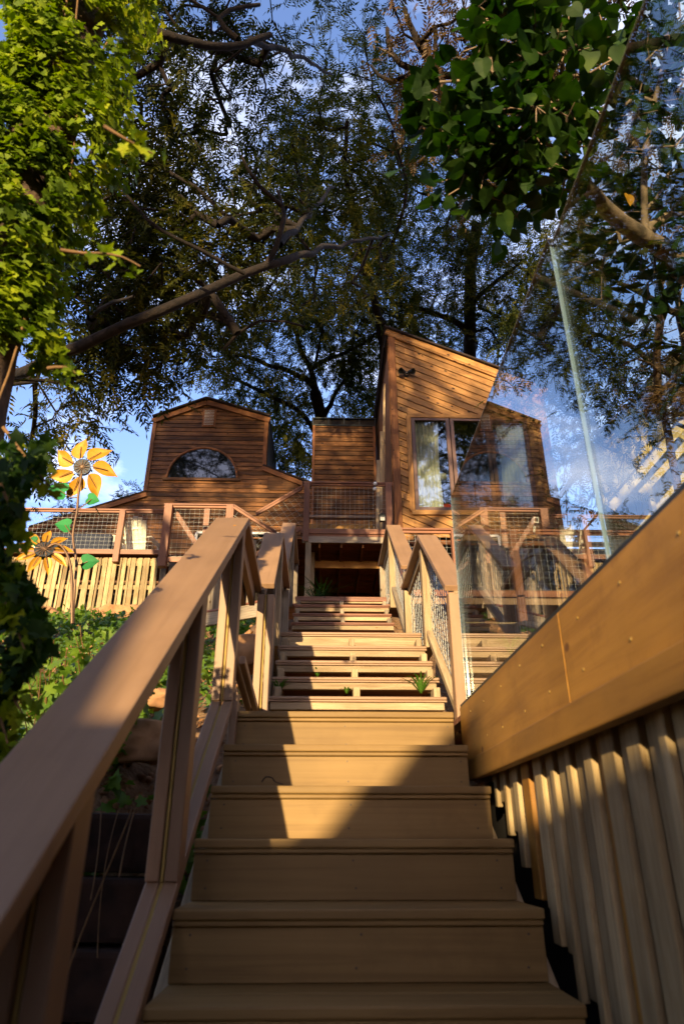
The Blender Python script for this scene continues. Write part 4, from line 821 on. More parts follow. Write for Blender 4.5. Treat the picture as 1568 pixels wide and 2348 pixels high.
    if VV: tag(rawmesh('foliage', np.concatenate(VV), np.concatenate(FF), leafm, t), kind='stuff')
    return t
def B(px, py, d, r, n, dep=None):
    """a clump of foliage: centre on a sight line at distance d, real radius from its apparent size"""
    rr = r*d/FX; return (tuple(at(px, py, d=d)), (rr, (dep or rr*1.3), rr), n)
T = lambda x, y, d: tuple(at(x, y, d=d))
# main pecan, limb crossing from the left
tr0 = T(-70, 900, 8.5)
blA = []; blF2 = []
for (px, py, d, r, n) in [(360, 60, 8, 95, 26), (470, 40, 8.5, 90, 22), (600, 70, 9, 90, 16), (730, 60, 10, 80, 9), (850, 20, 10, 60, 6), (340, 180, 7.5, 90, 24), (450, 190, 8.5, 100, 22), (590, 170, 9, 90, 18), (700, 260, 10, 80, 16), (800, 200, 11, 80, 14), (860, 110, 11, 70, 9),
        (300, 330, 8, 80, 20), (400, 330, 9, 90, 20), (570, 330, 9, 90, 20), (680, 360, 10, 90, 26), (790, 330, 10, 90, 26), (890, 290, 11, 80, 20), (270, 440, 8, 80, 22), (370, 450, 8, 95, 26), (500, 450, 8.5, 90, 24), (620, 450, 9, 95, 30), (740, 450, 9.5, 90, 30), (850, 420, 10, 80, 24), (930, 380, 11, 70, 16),
        (230, 550, 8, 80, 22), (340, 560, 8, 90, 28), (460, 560, 8, 90, 30), (580, 540, 8.5, 90, 30), (690, 520, 9, 70, 20), (790, 520, 10, 60, 14), (880, 520, 11, 70, 20), (220, 660, 7.5, 80, 26), (330, 660, 7.5, 90, 32), (450, 650, 8, 90, 32), (560, 660, 9, 85, 26), (680, 640, 10, 80, 22), (780, 680, 11, 70, 18), (850, 640, 12, 80, 22),
        (200, 770, 7.5, 80, 26), (300, 760, 7.5, 80, 30), (390, 750, 8, 80, 28), (500, 750, 9, 70, 20), (230, 850, 8, 60, 16), (320, 840, 8, 60, 16), (290, 890, 8, 30, 5), (400, 830, 9, 50, 9), (150, 900, 8.5, 60, 14), (130, 1000, 9, 60, 14), (90, 1080, 9.5, 60, 12), (200, 960, 8.5, 30, 4)]:
    far = px >= 650 and py < 600
    (blF2 if far else blA).append(B(px, py, d*(1.65 if far else 1), r, int(n*(1.15 if far else 1)), 1.3 if far else .75))
tree('pecan_tree', 'great spreading pecan whose long dark limb crosses from behind the ivy trunk', [(tr0[0]-.4, tr0[1]+.3, .5), (tr0[0]-.3, tr0[1]+.1, 2.5), tr0, T(-160, 560, 8.6), T(-190, 200, 9)],
     [([tr0, T(60, 845, 6.89), T(150, 805, 6.72), T(300, 742, 6.55), T(430, 690, 6.72), T(560, 630, 7.06), T(660, 592, 7.48), T(780, 560, 9.24), T(900, 540, 11.76)], .07, .015), ([T(600, 618, 7.22), T(628, 570, 7.22), T(648, 500, 7.31), T(640, 440, 7.56)], .04, .018),
      ([T(640, 560, 7.31), T(700, 500, 8.82), T(760, 430, 10.92)], .04, .02), ([T(648, 480, 7.39), T(600, 420, 7.22), T(560, 360, 7.14)], .03, .015),
      ([T(-60, 200, 7.56), T(200, 60, 7.22), T(340, 75, 7.06), T(420, 96, 7.22), T(480, 108, 7.39), T(560, 98, 7.64), T(620, 88, 7.90)], .085, .03), ([T(560, 98, 7.64), T(680, 130, 9.66), T(760, 170, 11.76)], .04, .02), ([T(540, 85, 7.56), T(500, 40, 7.56), T(600, 10, 7.90)], .035, .02),
      ([T(210, 720, 6.64), T(270, 690, 6.22), T(302, 678, 5.96)], .022, .012), ([T(520, 800, 7.56), T(600, 740, 7.56), T(700, 745, 7.90)], .02, .012), ([T(560, 620, 6.55), T(420, 560, 6.38), T(330, 500, 6.30), T(250, 390, 6.22)], .02, .012)],
     blA, per=5, cr=.38, trunk_r=(.42, .3), nparts=300, maxr=.05)
tf = T(905, 1000, 21)
tree('pecan_tree', 'tall pecan fanning fine leafy branches over the middle of the sky', [(tf[0]-.6, tf[1]+1, 4.9), (tf[0]-.6, tf[1]+1, 8), T(885, 860, 21), T(872, 740, 20)],
     [([T(872, 740, 20), T(850, 660, 19), T(830, 600, 18), T(815, 500, 17), T(790, 400, 16), T(800, 280, 15.5)], .13, .04), ([T(830, 600, 18), T(760, 540, 17), T(700, 450, 16), T(670, 330, 15)], .08, .03), ([T(850, 660, 19), T(900, 560, 18), T(930, 430, 17.5), T(900, 300, 17)], .07, .03)],
     blF2, leafm='pecan2', per=8, cr=.42, scale=1.45, trunk_r=(.26, .16), nparts=60, tipr=.007)
blB = [B(b[0], b[1], b[2]*1.2, b[3], b[4], 1.8) for b in [(470, 800, 17, 70, 18), (560, 850, 18, 75, 14), (520, 900, 19, 45, 8), (640, 780, 18, 80, 26), (740, 760, 18, 90, 34), (840, 760, 18, 80, 34), (640, 870, 19, 70, 14), (740, 850, 19, 70, 14), (830, 860, 19, 70, 28), (680, 950, 20, 60, 26), (650, 1020, 20, 60, 32), (690, 1070, 20, 50, 28), (830, 950, 20, 50, 20), (600, 950, 20, 60, 20), (800, 930, 19, 40, 12), (880, 700, 17, 80, 28), (760, 700, 17, 80, 22), (660, 700, 17, 80, 24), (550, 760, 17, 70, 20)]]
tb = T(740, 1000, 24.00)
tree('pecan_tree', 'pecan with forked arching limbs rising directly behind the chimney', [(tb[0], tb[1], 4.9), (tb[0], tb[1], 7), tb, T(735, 950, 23.40), T(722, 900, 22.80)],
     [([T(722, 900, 22.80), T(700, 870, 22.32), T(640, 845, 21.96), T(560, 820, 21.60), T(480, 796, 21.00)], .10, .04), ([T(722, 900, 22.80), T(712, 850, 22.20), T(690, 800, 21.60), T(670, 740, 21.12)], .12, .05), ([T(712, 850, 22.20), T(755, 820, 21.96), T(810, 800, 21.60), T(870, 760, 21.12)], .08, .03), ([T(740, 960, 23.40), T(770, 900, 22.80), T(800, 860, 22.32)], .1, .05),
      ([T(730, 1000, 23.76), T(680, 940, 23.04), T(600, 900, 22.56), T(520, 860, 22.08), T(460, 830, 21.60)], .1, .035), ([T(712, 860, 22.20), T(730, 810, 21.60), T(740, 740, 21.00)], .06, .03)],
     blB, leafm='pecan2', per=11, cr=.5, scale=1.45, trunk_r=(.3, .2), nparts=80, tipr=.009)
blC = [B(b[0], b[1], b[2]*1.42, b[3], b[4], 1.8) for b in [(920, 470, 15, 80, 20), (1000, 520, 15, 90, 30), (1090, 480, 15, 80, 20), (1180, 560, 15, 90, 26), (900, 600, 15, 90, 34), (1000, 630, 15, 90, 38), (1090, 600, 15, 80, 32), (1180, 680, 15, 80, 32), (900, 700, 15, 60, 18), (980, 740, 16, 80, 34), (1080, 740, 16, 80, 40), (1170, 790, 16, 70, 34), (930, 800, 16, 60, 16), (1250, 640, 15, 80, 24), (1010, 400, 14, 70, 16), (940, 330, 14, 70, 14), (1230, 850, 16, 50, 14), (860, 560, 15, 60, 20)]]
tcb = T(1078, 860, 22.72)
tree('pecan_tree', 'dark upright trunk with dense crown right behind the diagonal-board house', [(tcb[0], tcb[1], 4.9), tcb, T(1077, 760, 22.44), T(1078, 620, 21.87), T(1094, 510, 21.30)],
     [([T(1078, 700, 22.15), T(1130, 650, 21.58), T(1200, 600, 21.02)], .1, .04), ([T(1078, 760, 22.44), T(1000, 720, 21.87), T(900, 690, 21.30), T(850, 620, 20.73)], .11, .04), ([T(1085, 560, 21.58), T(1040, 480, 21.02), T(960, 440, 20.45)], .06, .03), ([T(1000, 800, 22.72), T(930, 740, 22.15), T(860, 700, 21.58)], .07, .04)],
     blC, leafm='pecan2', per=10, cr=.55, scale=1.35, trunk_r=(.27, .18), nparts=80, tipr=.008)
blD = [B(*b, 1.0) for b in [(1300, 560, 11, 80, 20), (1280, 660, 11, 80, 24), (1370, 700, 11, 70, 18), (1230, 740, 11, 60, 18), (1320, 780, 11, 75, 26), (1410, 790, 11, 55, 14), (1250, 830, 11.5, 60, 18), (1340, 870, 11.5, 60, 16), (1400, 870, 11, 40, 7), (1200, 900, 12, 50, 9), (1290, 920, 12, 50, 10), (1400, 950, 11, 50, 12), (1440, 920, 11, 45, 8), (1350, 1010, 11.5, 50, 14), (1400, 1030, 11.5, 45, 10), (1330, 1080, 12, 40, 10), (1380, 1110, 12, 40, 7), (1320, 1150, 12, 35, 5), (1460, 860, 11, 40, 6), (1270, 500, 11, 70, 14)]]
tree('hackberry_tree', 'light leafy tree with drooping sprays seen through the glass at right', [T(1640, 1300, 12.5)[:2]+(3.0,), T(1640, 1100, 12.5), T(1600, 900, 12), T(1560, 700, 11.8)],
     [([T(1600, 900, 12), T(1500, 830, 11.8), T(1400, 780, 11.4), T(1300, 740, 11.2)], .07, .02), ([T(1560, 720, 11.8), T(1440, 660, 11.4), T(1320, 600, 11.2)], .06, .02), ([T(1620, 1000, 12.2), T(1500, 960, 12), T(1400, 960, 11.6)], .04, .015)],
     blD, leafm='pecan2', per=8, cr=.38, scale=.95, trunk_r=(.16, .12), nparts=120)
blE = [B(b[0], b[1], b[2]*.66, b[3], b[4], .7) for b in [(900, 60, 10, 70, 8), (980, 120, 10, 80, 14), (1060, 60, 10, 90, 16), (1160, 90, 10, 90, 18), (1240, 40, 10, 80, 12), (1300, 150, 10, 80, 12), (1200, 250, 10, 90, 20), (960, 220, 10.5, 50, 7), (1100, 350, 10.5, 80, 14), (1400, 60, 10, 70, 8), (1500, 250, 10, 80, 10), (1400, 380, 10, 80, 14), (1480, 430, 10, 70, 10), (1540, 560, 10, 60, 8), (1040, 300, 10, 50, 8)]]
tree('bronze_leaved_tree', 'tall tree with bronze tinged leaves over the upper right', [T(1900, 1500, 9.24)[:2]+(1.5,), T(1900, 800, 8.58), T(1750, 350, 7.92), T(1600, 220, 7.26)],
     [([T(1600, 220, 7.26), T(1400, 190, 7.00), T(1250, 172, 6.80), T(1100, 170, 6.73), T(960, 166, 6.86), T(905, 130, 6.93), T(885, 60, 7.00)], .07, .02), ([T(1010, 168, 6.80), T(960, 100, 6.80), T(930, 20, 6.73)], .05, .02), ([T(960, 166, 6.86), T(900, 190, 7.13), T(840, 150, 7.26)], .03, .015), ([T(1250, 172, 6.80), T(1220, 60, 6.73), T(1260, -40, 6.60)], .05, .03), ([T(1700, 280, 7.66), T(1560, 228, 7.13), T(1450, 250, 6.93), T(1350, 270, 6.80)], .09, .03)],
     blE, leafm='autumn', per=7, cr=.24, scale=.68, trunk_r=(.18, .10), nparts=100)
blG = [B(*b, .6) for b in [(1510, 720, 8, 50, 5), (1470, 800, 8, 40, 4), (1540, 800, 8, 50, 6), (1480, 860, 8, 35, 4), (1560, 850, 8, 40, 4), (1440, 900, 8, 25, 2)]]
tree('slender_tree', 'slender twisted trunk with sparse dark leaves before the yellow building', [T(1560, 1250, 9)[:2]+(2.0,), T(1530, 1000, 8.6), T(1512, 900, 8.3), T(1503, 820, 8.1), T(1512, 730, 8), T(1512, 650, 8)],
     [([T(1512, 900, 8.3), T(1560, 860, 8.1), T(1590, 800, 8)], .03, .012), ([T(1505, 850, 8.1), T(1460, 830, 8), T(1420, 850, 8)], .018, .008)], blG, leafm='autumn', per=6, cr=.3, scale=.7, trunk_r=(.05, .045), nparts=60, bark='bark', tipr=.004, templ=SMALL)
blF = [B(*b, 1.2) for b in [(295, 1135, 24, 22, 7), (130, 1190, 22, 25, 6), (1470, 1150, 24, 40, 10)]]
for k, (b_, lb) in enumerate([((300, 1140, 24, 26, 12), 'small tree top showing above the left house eave'), ((160, 1185, 22, 30, 12), 'small leafy bush seen behind the left deck railing')]):
    c_ = T(b_[0], b_[1], b_[2]); tree('distant_tree', lb, [(c_[0], c_[1], 5), (c_[0], c_[1], c_[2]-.3)], [], [B(*b_, .5)], leafm='pecan2', per=9, cr=.3, trunk_r=(.08, .04), nparts=0, tipr=.006)
# vine ball on the slender tree
vb = thing('dry_vine_tangle', 'brown bowl of dry vines caught on the slender tree at far right', 'vine tangle', T(1535, 915, 8.3)); P_ = []
c_ = np.array(T(1540, 915, 8.3))
for i in range(150):
    a0 = rng.uniform(0, 2*pi); rr = rng.uniform(.12, .42); z0 = rng.uniform(-.16, .08); aa = np.linspace(a0, a0+rng.uniform(1.2, 3), 8)
    rad = rr*(1-.9*max(0, -z0)); P_.append((np.stack([c_[0]+rad*np.cos(aa), c_[1]+rad*.7*np.sin(aa), c_[2]+z0+.06*np.sin(aa*3+i)], 1), .005))
V, F = tubes(P_, 4); tag(rawmesh('stems', V, F, 'vinestem', vb), kind='stuff')

# mulberry: heart shaped leaves close to the camera
def heart(seed):
    r = np.random.default_rng(seed); pr = [(0, 0), (-.08, .16), (-.06, .32), (.08, .43), (.28, .45), (.5, .37), (.72, .22), (.88, .09), (1.0, 0)]
    V = [(x, y*r.uniform(.93, 1.07), .10*abs(y)-.12*x*x+r.uniform(-.015, .015)) for x, y in pr]+[(x, -y*r.uniform(.93, 1.07), .10*abs(y)-.12*x*x+r.uniform(-.015, .015)) for x, y in pr[1:-1][::-1]]
    mid = [(x, 0, -.12*x*x) for x in (.1, .35, .62)]; n = len(V); V += mid; m0, m1, m2 = n, n+1, n+2
    F = [(0, 1, m0), (1, 2, m0), (2, 3, m0), (3, m1, m0), (3, 4, m1), (4, 5, m1), (5, m2, m1), (5, 6, m2), (6, 7, m2), (7, 8, m2)]; k = n
    G = [(0, m0, n-1), (n-1, m0, n-2), (n-2, m0, n-3), (n-3, m0, m1), (n-3, m1, n-4), (n-4, m1, n-5), (n-5, m1, m2), (n-5, m2, n-6), (n-6, m2, n-7), (n-7, m2, 8)]
    return np.array(V)*np.array([1, .95, 1]), np.array(F+G)
HEART = [heart(s) for s in range(5)]
blM = [B(b[0], b[1], b[2], b[3]*1.12, int(b[4]*.8)+1) for b in [(1000, 240, 3.3, 45, 14), (1060, 290, 3.2, 60, 22), (1130, 200, 3.2, 90, 44), (1180, 80, 3.2, 90, 44), (1150, 20, 3.2, 70, 26), (1260, 60, 3.3, 80, 34), (1250, 180, 3.2, 90, 50), (1200, 290, 3.1, 90, 52), (1100, 380, 3.2, 70, 30), (1040, 410, 3.2, 45, 14), (1180, 400, 3.2, 80, 40), (1120, 450, 3.3, 50, 14), (1180, 480, 3.4, 40, 8), (1290, 330, 3.3, 80, 36), (1330, 220, 3.4, 70, 26), (1360, 110, 3.5, 60, 18), (1270, 430, 3.5, 60, 16),
        (1500, 80, 4, 70, 26), (1480, 180, 4, 60, 20), (1430, 300, 4, 70, 22), (1540, 330, 4, 60, 20), (1500, 450, 4.2, 60, 18), (1400, 500, 4.4, 70, 18), (1330, 580, 4.6, 60, 14), (1380, 640, 4.6, 50, 14), (1520, 680, 4.4, 60, 18), (1560, 560, 4.2, 50, 12), (1560, 200, 4, 50, 16), (1500, 600, 4.5, 50, 10), (1450, 420, 4.4, 50, 12), (1540, 60, 4.2, 60, 24), (1550, 420, 4.2, 50, 18), (1430, 560, 4.5, 60, 18), (1400, 200, 3.9, 60, 20), (980, 250, 3.3, 40, 9), (1010, 290, 3.25, 40, 10), (1460, 120, 4.1, 55, 18)]]
tm = T(1700, 900, 4.8)
tree('mulberry_tree', 'mulberry with large heart-shaped leaves and pale limb hanging over the upper right', [(tm[0], tm[1], .3), (tm[0], tm[1], 2), tm, T(1650, 700, 4.6), T(1568, 605, 4.3)],
     [([T(1568, 605, 4.3), T(1480, 535, 4.1), T(1400, 480, 3.9), T(1330, 415, 3.7), T(1290, 390, 3.55), T(1200, 382, 3.4), T(1120, 330, 3.3)], .062, .016), ([T(1495, 548, 4.1), T(1500, 500, 4.2), T(1568, 470, 4.3), T(1650, 420, 4.4)], .035, .028), ([T(1290, 390, 3.55), T(1250, 320, 3.4), T(1170, 240, 3.3), T(1120, 130, 3.2)], .018, .008), ([T(1300, 400, 3.6), T(1310, 280, 3.5), T(1280, 120, 3.3)], .02, .01), ([T(1490, 520, 4.1), T(1480, 400, 4.1), T(1500, 250, 4), T(1520, 100, 4)], .025, .01)],
     blM, leafm='mulb', bark='palebark', per=2, templ=HEART, cr=.14, scale=.092, trunk_r=(.15, .1), nparts=300, tipr=.0025, maxr=.012)
for (px, py, dd_, lab) in [(1158, 500, 3.3, 'yellow leaf dangling below the mulberry foliage'), (1440, 447, 4.0, 'small yellow leaf hanging behind the glass')]:
    c_ = T(px, py, dd_); t_ = thing('yellow_leaf', lab, 'leaf', c_); V0, F0 = HEART[1]; rawmesh('blade', np.array(V0)*.085 @ np.array([[0, 0, -1], [.9, .3, 0], [.3, -.9, 0]])+np.array(c_), [tuple(int(i) for i in f) for f in F0], 'mulby', t_)

# ------------------------------------------------------------------ ivy clad trunk
def ivyleaf(seed):
    r = np.random.default_rng(seed); pr = [(0, 0), (-.15, .22), (-.05, .5), (.22, .36), (.45, .52), (.55, .24), (1.0, 0)]
    V = [(x*r.uniform(.95, 1.05), y*r.uniform(.9, 1.1), .10*abs(y)-.18*x*x) for x, y in pr]+[(x, -y*r.uniform(.9, 1.1), .10*abs(y)-.18*x*x) for x, y in pr[1:-1][::-1]]+[(.3, 0, 0)]
    n = len(V)-1; return np.array(V), np.array([(i, (i+1) % n, n) for i in range(n)])
IVY = [ivyleaf(s) for s in range(6)]
it = thing('ivy_clad_trunk', 'tree trunk at the left edge thickly covered in glossy sunlit ivy', 'tree', (-1.22, 1.95, -2))
tkx, tky = -1.25, 2.0
tp = smoothpath([(tkx-.05, tky+.02, -2.2), (tkx-.02, tky, -.5), (tkx, tky, 1), (tkx, tky, 2.5), (tkx+.02, tky, 4.5), (tkx, tky, 7)], .12, .02)
V, F = tubes([(tp, np.linspace(.14, .12, len(tp)))], 16, .05); rawmesh('trunk', V, F, 'bark', it, smooth=True)
def ivycover(parent, n, zr, rf, leafm, templ, scale, nparts, stems=14):
    z = rng.uniform(*zr, n); ph = rng.uniform(pi*.85, 2.2*pi, n); dens = np.array([rf(a) for a in z]); rr = dens*(rng.uniform(.55, 1.0, n)+.12*np.sin(z*5+ph*2)+.10*np.sin(z*13+ph*5))
    q0 = np.stack([np.cos(ph)*.5, np.sin(ph)*.5, z], 1); rr = np.maximum(rr, .19)*(1+.34*np.array([noise.noise(Vector(a)*3.2)+.5*noise.noise(Vector(a)*8) for a in q0]))
    pos = np.stack([tkx+rr*np.cos(ph), tky+rr*np.sin(ph)*.95, z], 1); out = np.stack([np.cos(ph), np.sin(ph), np.zeros(n)], 1)
    nrm = out+rng.normal(size=(n, 3))*.42+np.array([0, 0, .35]); dirs = np.stack([rng.normal(size=n)*.7, rng.normal(size=n)*.5, -np.ones(n)*.8], 1)+out*.35
    d, s, u = basis_from(dirs, -nrm); sc = rng.uniform(.5, 1.35, n)*scale
    clump = np.array([noise.noise(Vector(p)*3.4)+.6*noise.noise(Vector(p)*7.5) for p in pos]); thin = np.where(z < .95, .02, np.where(z < 1.5, -.08, -.28))
    kp = (clump > thin) | (rr < dens*.62)*(z > 1.3)*(clump > -.35); pos, d, s, u, sc, z = pos[kp], d[kp], s[kp], u[kp], sc[kp], z[kp]
    face = pos[:, 1] < tky+.25; key = np.linalg.norm(pos, axis=1)+100*(~face)+100*(pos[:, 2] < -.3); order = np.argsort(key); own, rest = order[:nparts], order[nparts:]
    leafparts(parent, [(pos[i], d[i], s[i], u[i], sc[i]) for i in own], templ, leafm)
    VV, FF, o = [], [], 0; g = rng.integers(0, len(templ), len(rest))
    for k, (V0, F0) in enumerate(templ):
        ii = rest[g == k]; V, F = stamp(V0, F0, pos[ii], d[ii], s[ii], u[ii], sc[ii]); VV.append(V); FF.append(F+o); o += len(V)
    tag(rawmesh('ivy_mass', np.concatenate(VV), np.concatenate(FF), leafm, parent), kind='stuff')
rf = lambda z: lin(z, [-2.2, -.5, .5, 1.0, 1.4, 1.8, 2.4, 3.0, 3.8, 5, 7], [.18, .18, .20, .22, .25, .27, .285, .305, .32, .36, .4])
ivycover(it, 34000, (-.6, 4.8), rf, 'ivy', IVY, .038, 300)
P_ = []
for i in range(14):
    z0 = rng.uniform(-1, 3.5); a0 = rng.uniform(pi, 2*pi); zz = np.linspace(z0, z0+rng.uniform(.6, 1.6), 10); r0_ = np.array([rf(z)*.72 for z in zz]); aa = a0+np.cumsum(rng.normal(size=10)*.10)
    P_.append((np.stack([tkx+r0_*np.cos(aa), tky+r0_*np.sin(aa), zz], 1), .005))
V, F = tubes(P_, 5); rawmesh('ivy_stems', V, F, 'vinestem', it, smooth=True)
def sprig(pts, nl, sc, name='ivy_sprig', r=.006):
    o = tube(name, pts, r, r*.4, 'vinestem', it, 6, .03, .004); P = smoothpath(pts, .03); k = rng.integers(len(P)//2, len(P), nl); pos = P[k]+rng.normal(size=(nl, 3))*.018
    d, s, u = basis_from(rand_dirs(nl, -.5), rand_dirs(nl, .5)-np.array([0, .6, 0])); PWo = o; leafparts(o, [(pos[i], d[i], s[i], u[i], sc*rng.uniform(.5, 1)) for i in range(nl)], IVY, 'ivy')
sprig([T(140, 575, 2.0), T(190, 582, 2.0), T(230, 582, 2.0), T(280, 590, 2.0), T(322, 612, 2.0)], 12, .045)
sprig([T(110, 845, 2.0), T(150, 842, 2.0), T(185, 862, 2.0)], 6, .04); sprig([T(240, 290, 1.9), T(290, 320, 1.9), T(350, 352, 1.95)], 9, .05)
sprig([T(10, 980, 1.9), T(70, 1060, 1.85), T(120, 1120, 1.8)], 26, .05); sprig([T(-20, 1050, 1.9), T(20, 1150, 1.85), T(50, 1240, 1.8)], 26, .05); sprig([T(-30, 1120, 1.8), T(5, 1240, 1.8), T(30, 1350, 1.75)], 28, .05); sprig([T(-40, 1300, 1.8), T(20, 1400, 1.75), T(60, 1500, 1.7)], 30, .05); sprig([T(-40, 1450, 1.8), T(10, 1560, 1.75), T(60, 1650, 1.7)], 30, .05); sprig([T(-60, 1550, 1.75), T(-10, 1620, 1.7), T(30, 1740, 1.65)], 30, .05)

n_ = 1300; yy_ = rng.uniform(1010, 1760, n_); xr_px = 60+50*np.sin(yy_/70.)+45*np.array([noise.noise(Vector((a/120., 3, 0))) for a in yy_])+(yy_ < 1250)*10; xx_ = xr_px-rng.exponential(60, n_)
pos = np.array([T(a, b, dd) for a, b, dd in zip(xx_, yy_, rng.uniform(1.7, 2.2, n_))]); d, s_, u = basis_from(rand_dirs(n_, -.7), rand_dirs(n_, .4)-np.array([0, .9, 0])); V, F = [], []
for k in range(6):
    ii = np.arange(n_)[k::6]; v_, f_ = stamp(IVY[k][0], IVY[k][1], pos[ii], d[ii], s_[ii], u[ii], rng.uniform(.025, .05, len(ii))); F.append(f_+sum(len(a) for a in V)); V.append(v_)
tag(rawmesh('trailing_ivy', np.concatenate(V), np.concatenate(F), 'mulb', it), kind='stuff')  # darker leaf colour puts the shade into this hanging ivy
# ------------------------------------------------------------------ bank vegetation, rocks, litter
def scatter(name, label, cat, n, xr, yr, templ, mat, scale, hh=(0, .06), flat=.6, nparts=0, cond=None, kind=None):
    X = rng.uniform(*xr, n); Y = rng.uniform(*yr, n)
    if cond is not None: k = cond(X, Y); X, Y = X[k], Y[k]
    n = len(X); Z = np.array([hbank(a, b) for a, b in zip(X, Y)])+rng.uniform(*hh, n); pos = np.stack([X, Y, Z], 1)
    ups = rand_dirs(n, 1.3, flat)+np.array([0, -.5, 0]); d, s, u = basis_from(rand_dirs(n, 0), ups); sc = rng.uniform(.5, 1.2, n)*scale
    VV, FF, o = [], [], 0; g = rng.integers(0, len(templ), n)
    for k, (V0, F0) in enumerate(templ):
        ii = np.where(g == k)[0]
        if len(ii): V, F = stamp(V0, F0, pos[ii], d[ii], s[ii], u[ii], sc[ii]); VV.append(V); FF.append(F+o); o += len(V)
    ob = rawmesh(name, np.concatenate(VV), np.concatenate(FF), mat); tag(ob, label, cat, kind='stuff')
def nz_(X, Y, f, o): return np.array([noise.noise(Vector((a*f, b*f, o))) for a, b in zip(X, Y)])
KITE = [(np.array([(0, 0, 0), (.4, .25, .03), (1, 0, -.05), (.45, -.22, .05)]), np.array([(0, 1, 2), (0, 2, 3)]))]
scatter('leaf_litter', 'dry brown fallen leaves covering the slope beside the stairs', 'leaf litter', 16000, (-6, -.45), (2.4, 13.8), KITE, 'litter', .05, (0, .03), .8)
scatter('leaf_litter', 'dry leaves lying on the soil under the open stair treads', 'leaf litter', 1800, (-.45, 1.0), (3.4, 7.3), KITE, 'litter', .06, (0, .02), .8)
scatter('ground_vine', 'bright green creeping vine leaves covering the bank left of the stairs', 'ground cover', 12000, (-6, -.5), (3.0, 13.2), IVY, 'vine', .085, (.02, .22), .6, cond=lambda X, Y: nz_(X, Y, .8, 3)+.25*nz_(X, Y, 2.5, 8) > (-.16+.16*(X > -1.0)))
scatter('ground_vine', 'low green vine leaves close to the foot of the pale slats', 'ground cover', 3500, (-6, -1.3), (10.5, 13.9), IVY, 'vine', .09, (.02, .30), .6, cond=lambda X, Y: nz_(X, Y, 1.1, 13) > -.1)
PEB = []
for k in range(3):
    bm = bmesh.new(); bmesh.ops.create_icosphere(bm, subdivisions=1, radius=1); PEB.append((np.array([tuple(v.co*random.uniform(.7, 1.15)) for v in bm.verts])*np.array([1, .8, .6]), np.array([[v.index for v in f.verts] for f in bm.faces]))); bm.free()
scatter('bank_stones', 'small sandy stones and clods strewn over the bank', 'stones', 3500, (-6, -.5), (3.0, 13.8), PEB, 'rock', .035, (-.01, .02), .8)
def vinebush(name, label, c, n, h, w_):
    t = thing(name, label, 'plant', c); c = Vector(c); P_ = []; pos = []
    for i in range(n):
        a = rng.uniform(0, 2*pi); e = c+Vector((w_*cos(a)*rng.uniform(.3, 1), w_*.6*sin(a), h*rng.uniform(.4, 1))); m = (c+e)/2+Vector((w_*.2*cos(a), 0, .1*h)); Pp = smoothpath([c, m, e], .04); P_.append((Pp, .003))
        for p in Pp[2::2]: pos.append(p+rng.normal(size=3)*.02)
    V, F = tubes(P_, 4); rawmesh('stems', V, F, 'vinestem', t); pos = np.array(pos); k = len(pos); d, s, u = basis_from(rand_dirs(k, -.3), rand_dirs(k, .8)-np.array([0, .5, 0]))
    leafparts(t, [(pos[i], d[i], s[i], u[i], rng.uniform(.045, .09)) for i in range(min(k, 300))], IVY, 'vine')
for (px, py, Y_, h_, w2, lb) in [(200, 1640, 3.6, .62, .5, 'sunlit vine bush with broad leaves just beyond the nearest handrail'), (90, 1600, 3.7, .6, .45, 'green vine bush nearest the left edge below the metal flowers'), (255, 1440, 4.6, .42, .3, 'thin vine shoots climbing in front of the pale slats'), (140, 1520, 4.6, .5, .45, 'leafy vine clump below the tall metal flower stem'), (40, 1700, 3.2, .5, .4, 'shaded leafy clump low at the left edge'), (330, 1480, 5.2, .45, .4, 'bright vine bush beside the crest of the nearest handrail'), (60, 1480, 5.0, .55, .5, 'tall vine bush under the lower metal flower'), (230, 1530, 4.2, .5, .4, 'dense sunlit vine bush halfway up the bank')]:
    q_ = at(px, py, Y=Y_); z_ = min(q_.z, hbank(q_.x, Y_)+.5); vinebush('vine_bush', lb, (q_.x, Y_, max(hbank(q_.x, Y_), q_.z-h_)), 16, h_, w2)
def grassclump(label, c, n, h, mat='grass'):
    t = thing('grass_tuft', label, 'plant', c)
    for i in range(int(n*1.7)):
        a = rng.uniform(0, 2*pi); e = rng.uniform(.5, 1.7); hh = h*rng.uniform(.5, 1); dx = np.array([cos(a), sin(a)*.6])*hh*e; w3 = .0055; sd = np.array([-sin(a), cos(a)])*w3
        pts = [(0, 0, 0), (dx[0]*.35, dx[1]*.35, hh*.6), (dx[0]*.75, dx[1]*.75, hh*.85), (dx[0]*1.1, dx[1]*1.1, hh*.75)]; V = []
        for j, p in enumerate(pts):
            f = [1, 1, .8, .1][j]; V += [(c[0]+p[0]+sd[0]*f, c[1]+p[1]+sd[1]*f, c[2]+p[2]), (c[0]+p[0]-sd[0]*f, c[1]+p[1]-sd[1]*f, c[2]+p[2])]
        rawmesh('blade', V, [(0, 1, 3, 2), (2, 3, 5, 4), (4, 5, 7, 6)], mat, t)
for (px, py, Y_, n_, h_, lb) in [(965, 1590, 4.3, 22, .15, 'green leafy tuft growing under the right end of the lowest open tread'), (728, 1552, 4.55, 10, .07, 'small green tuft peeping out between two open treads'), (795, 1590, 4.3, 12, .05, 'low green sprouts at the middle below the open treads'), (1170, 1500, 4.9, 16, .2, 'green leafy tuft seen low through the glass'), (640, 1585, 4.3, 12, .09, 'dark green leaves under the left end of the open treads')]:
    grassclump(lb, tuple(at(px, py, Y=Y_)), n_, h_)
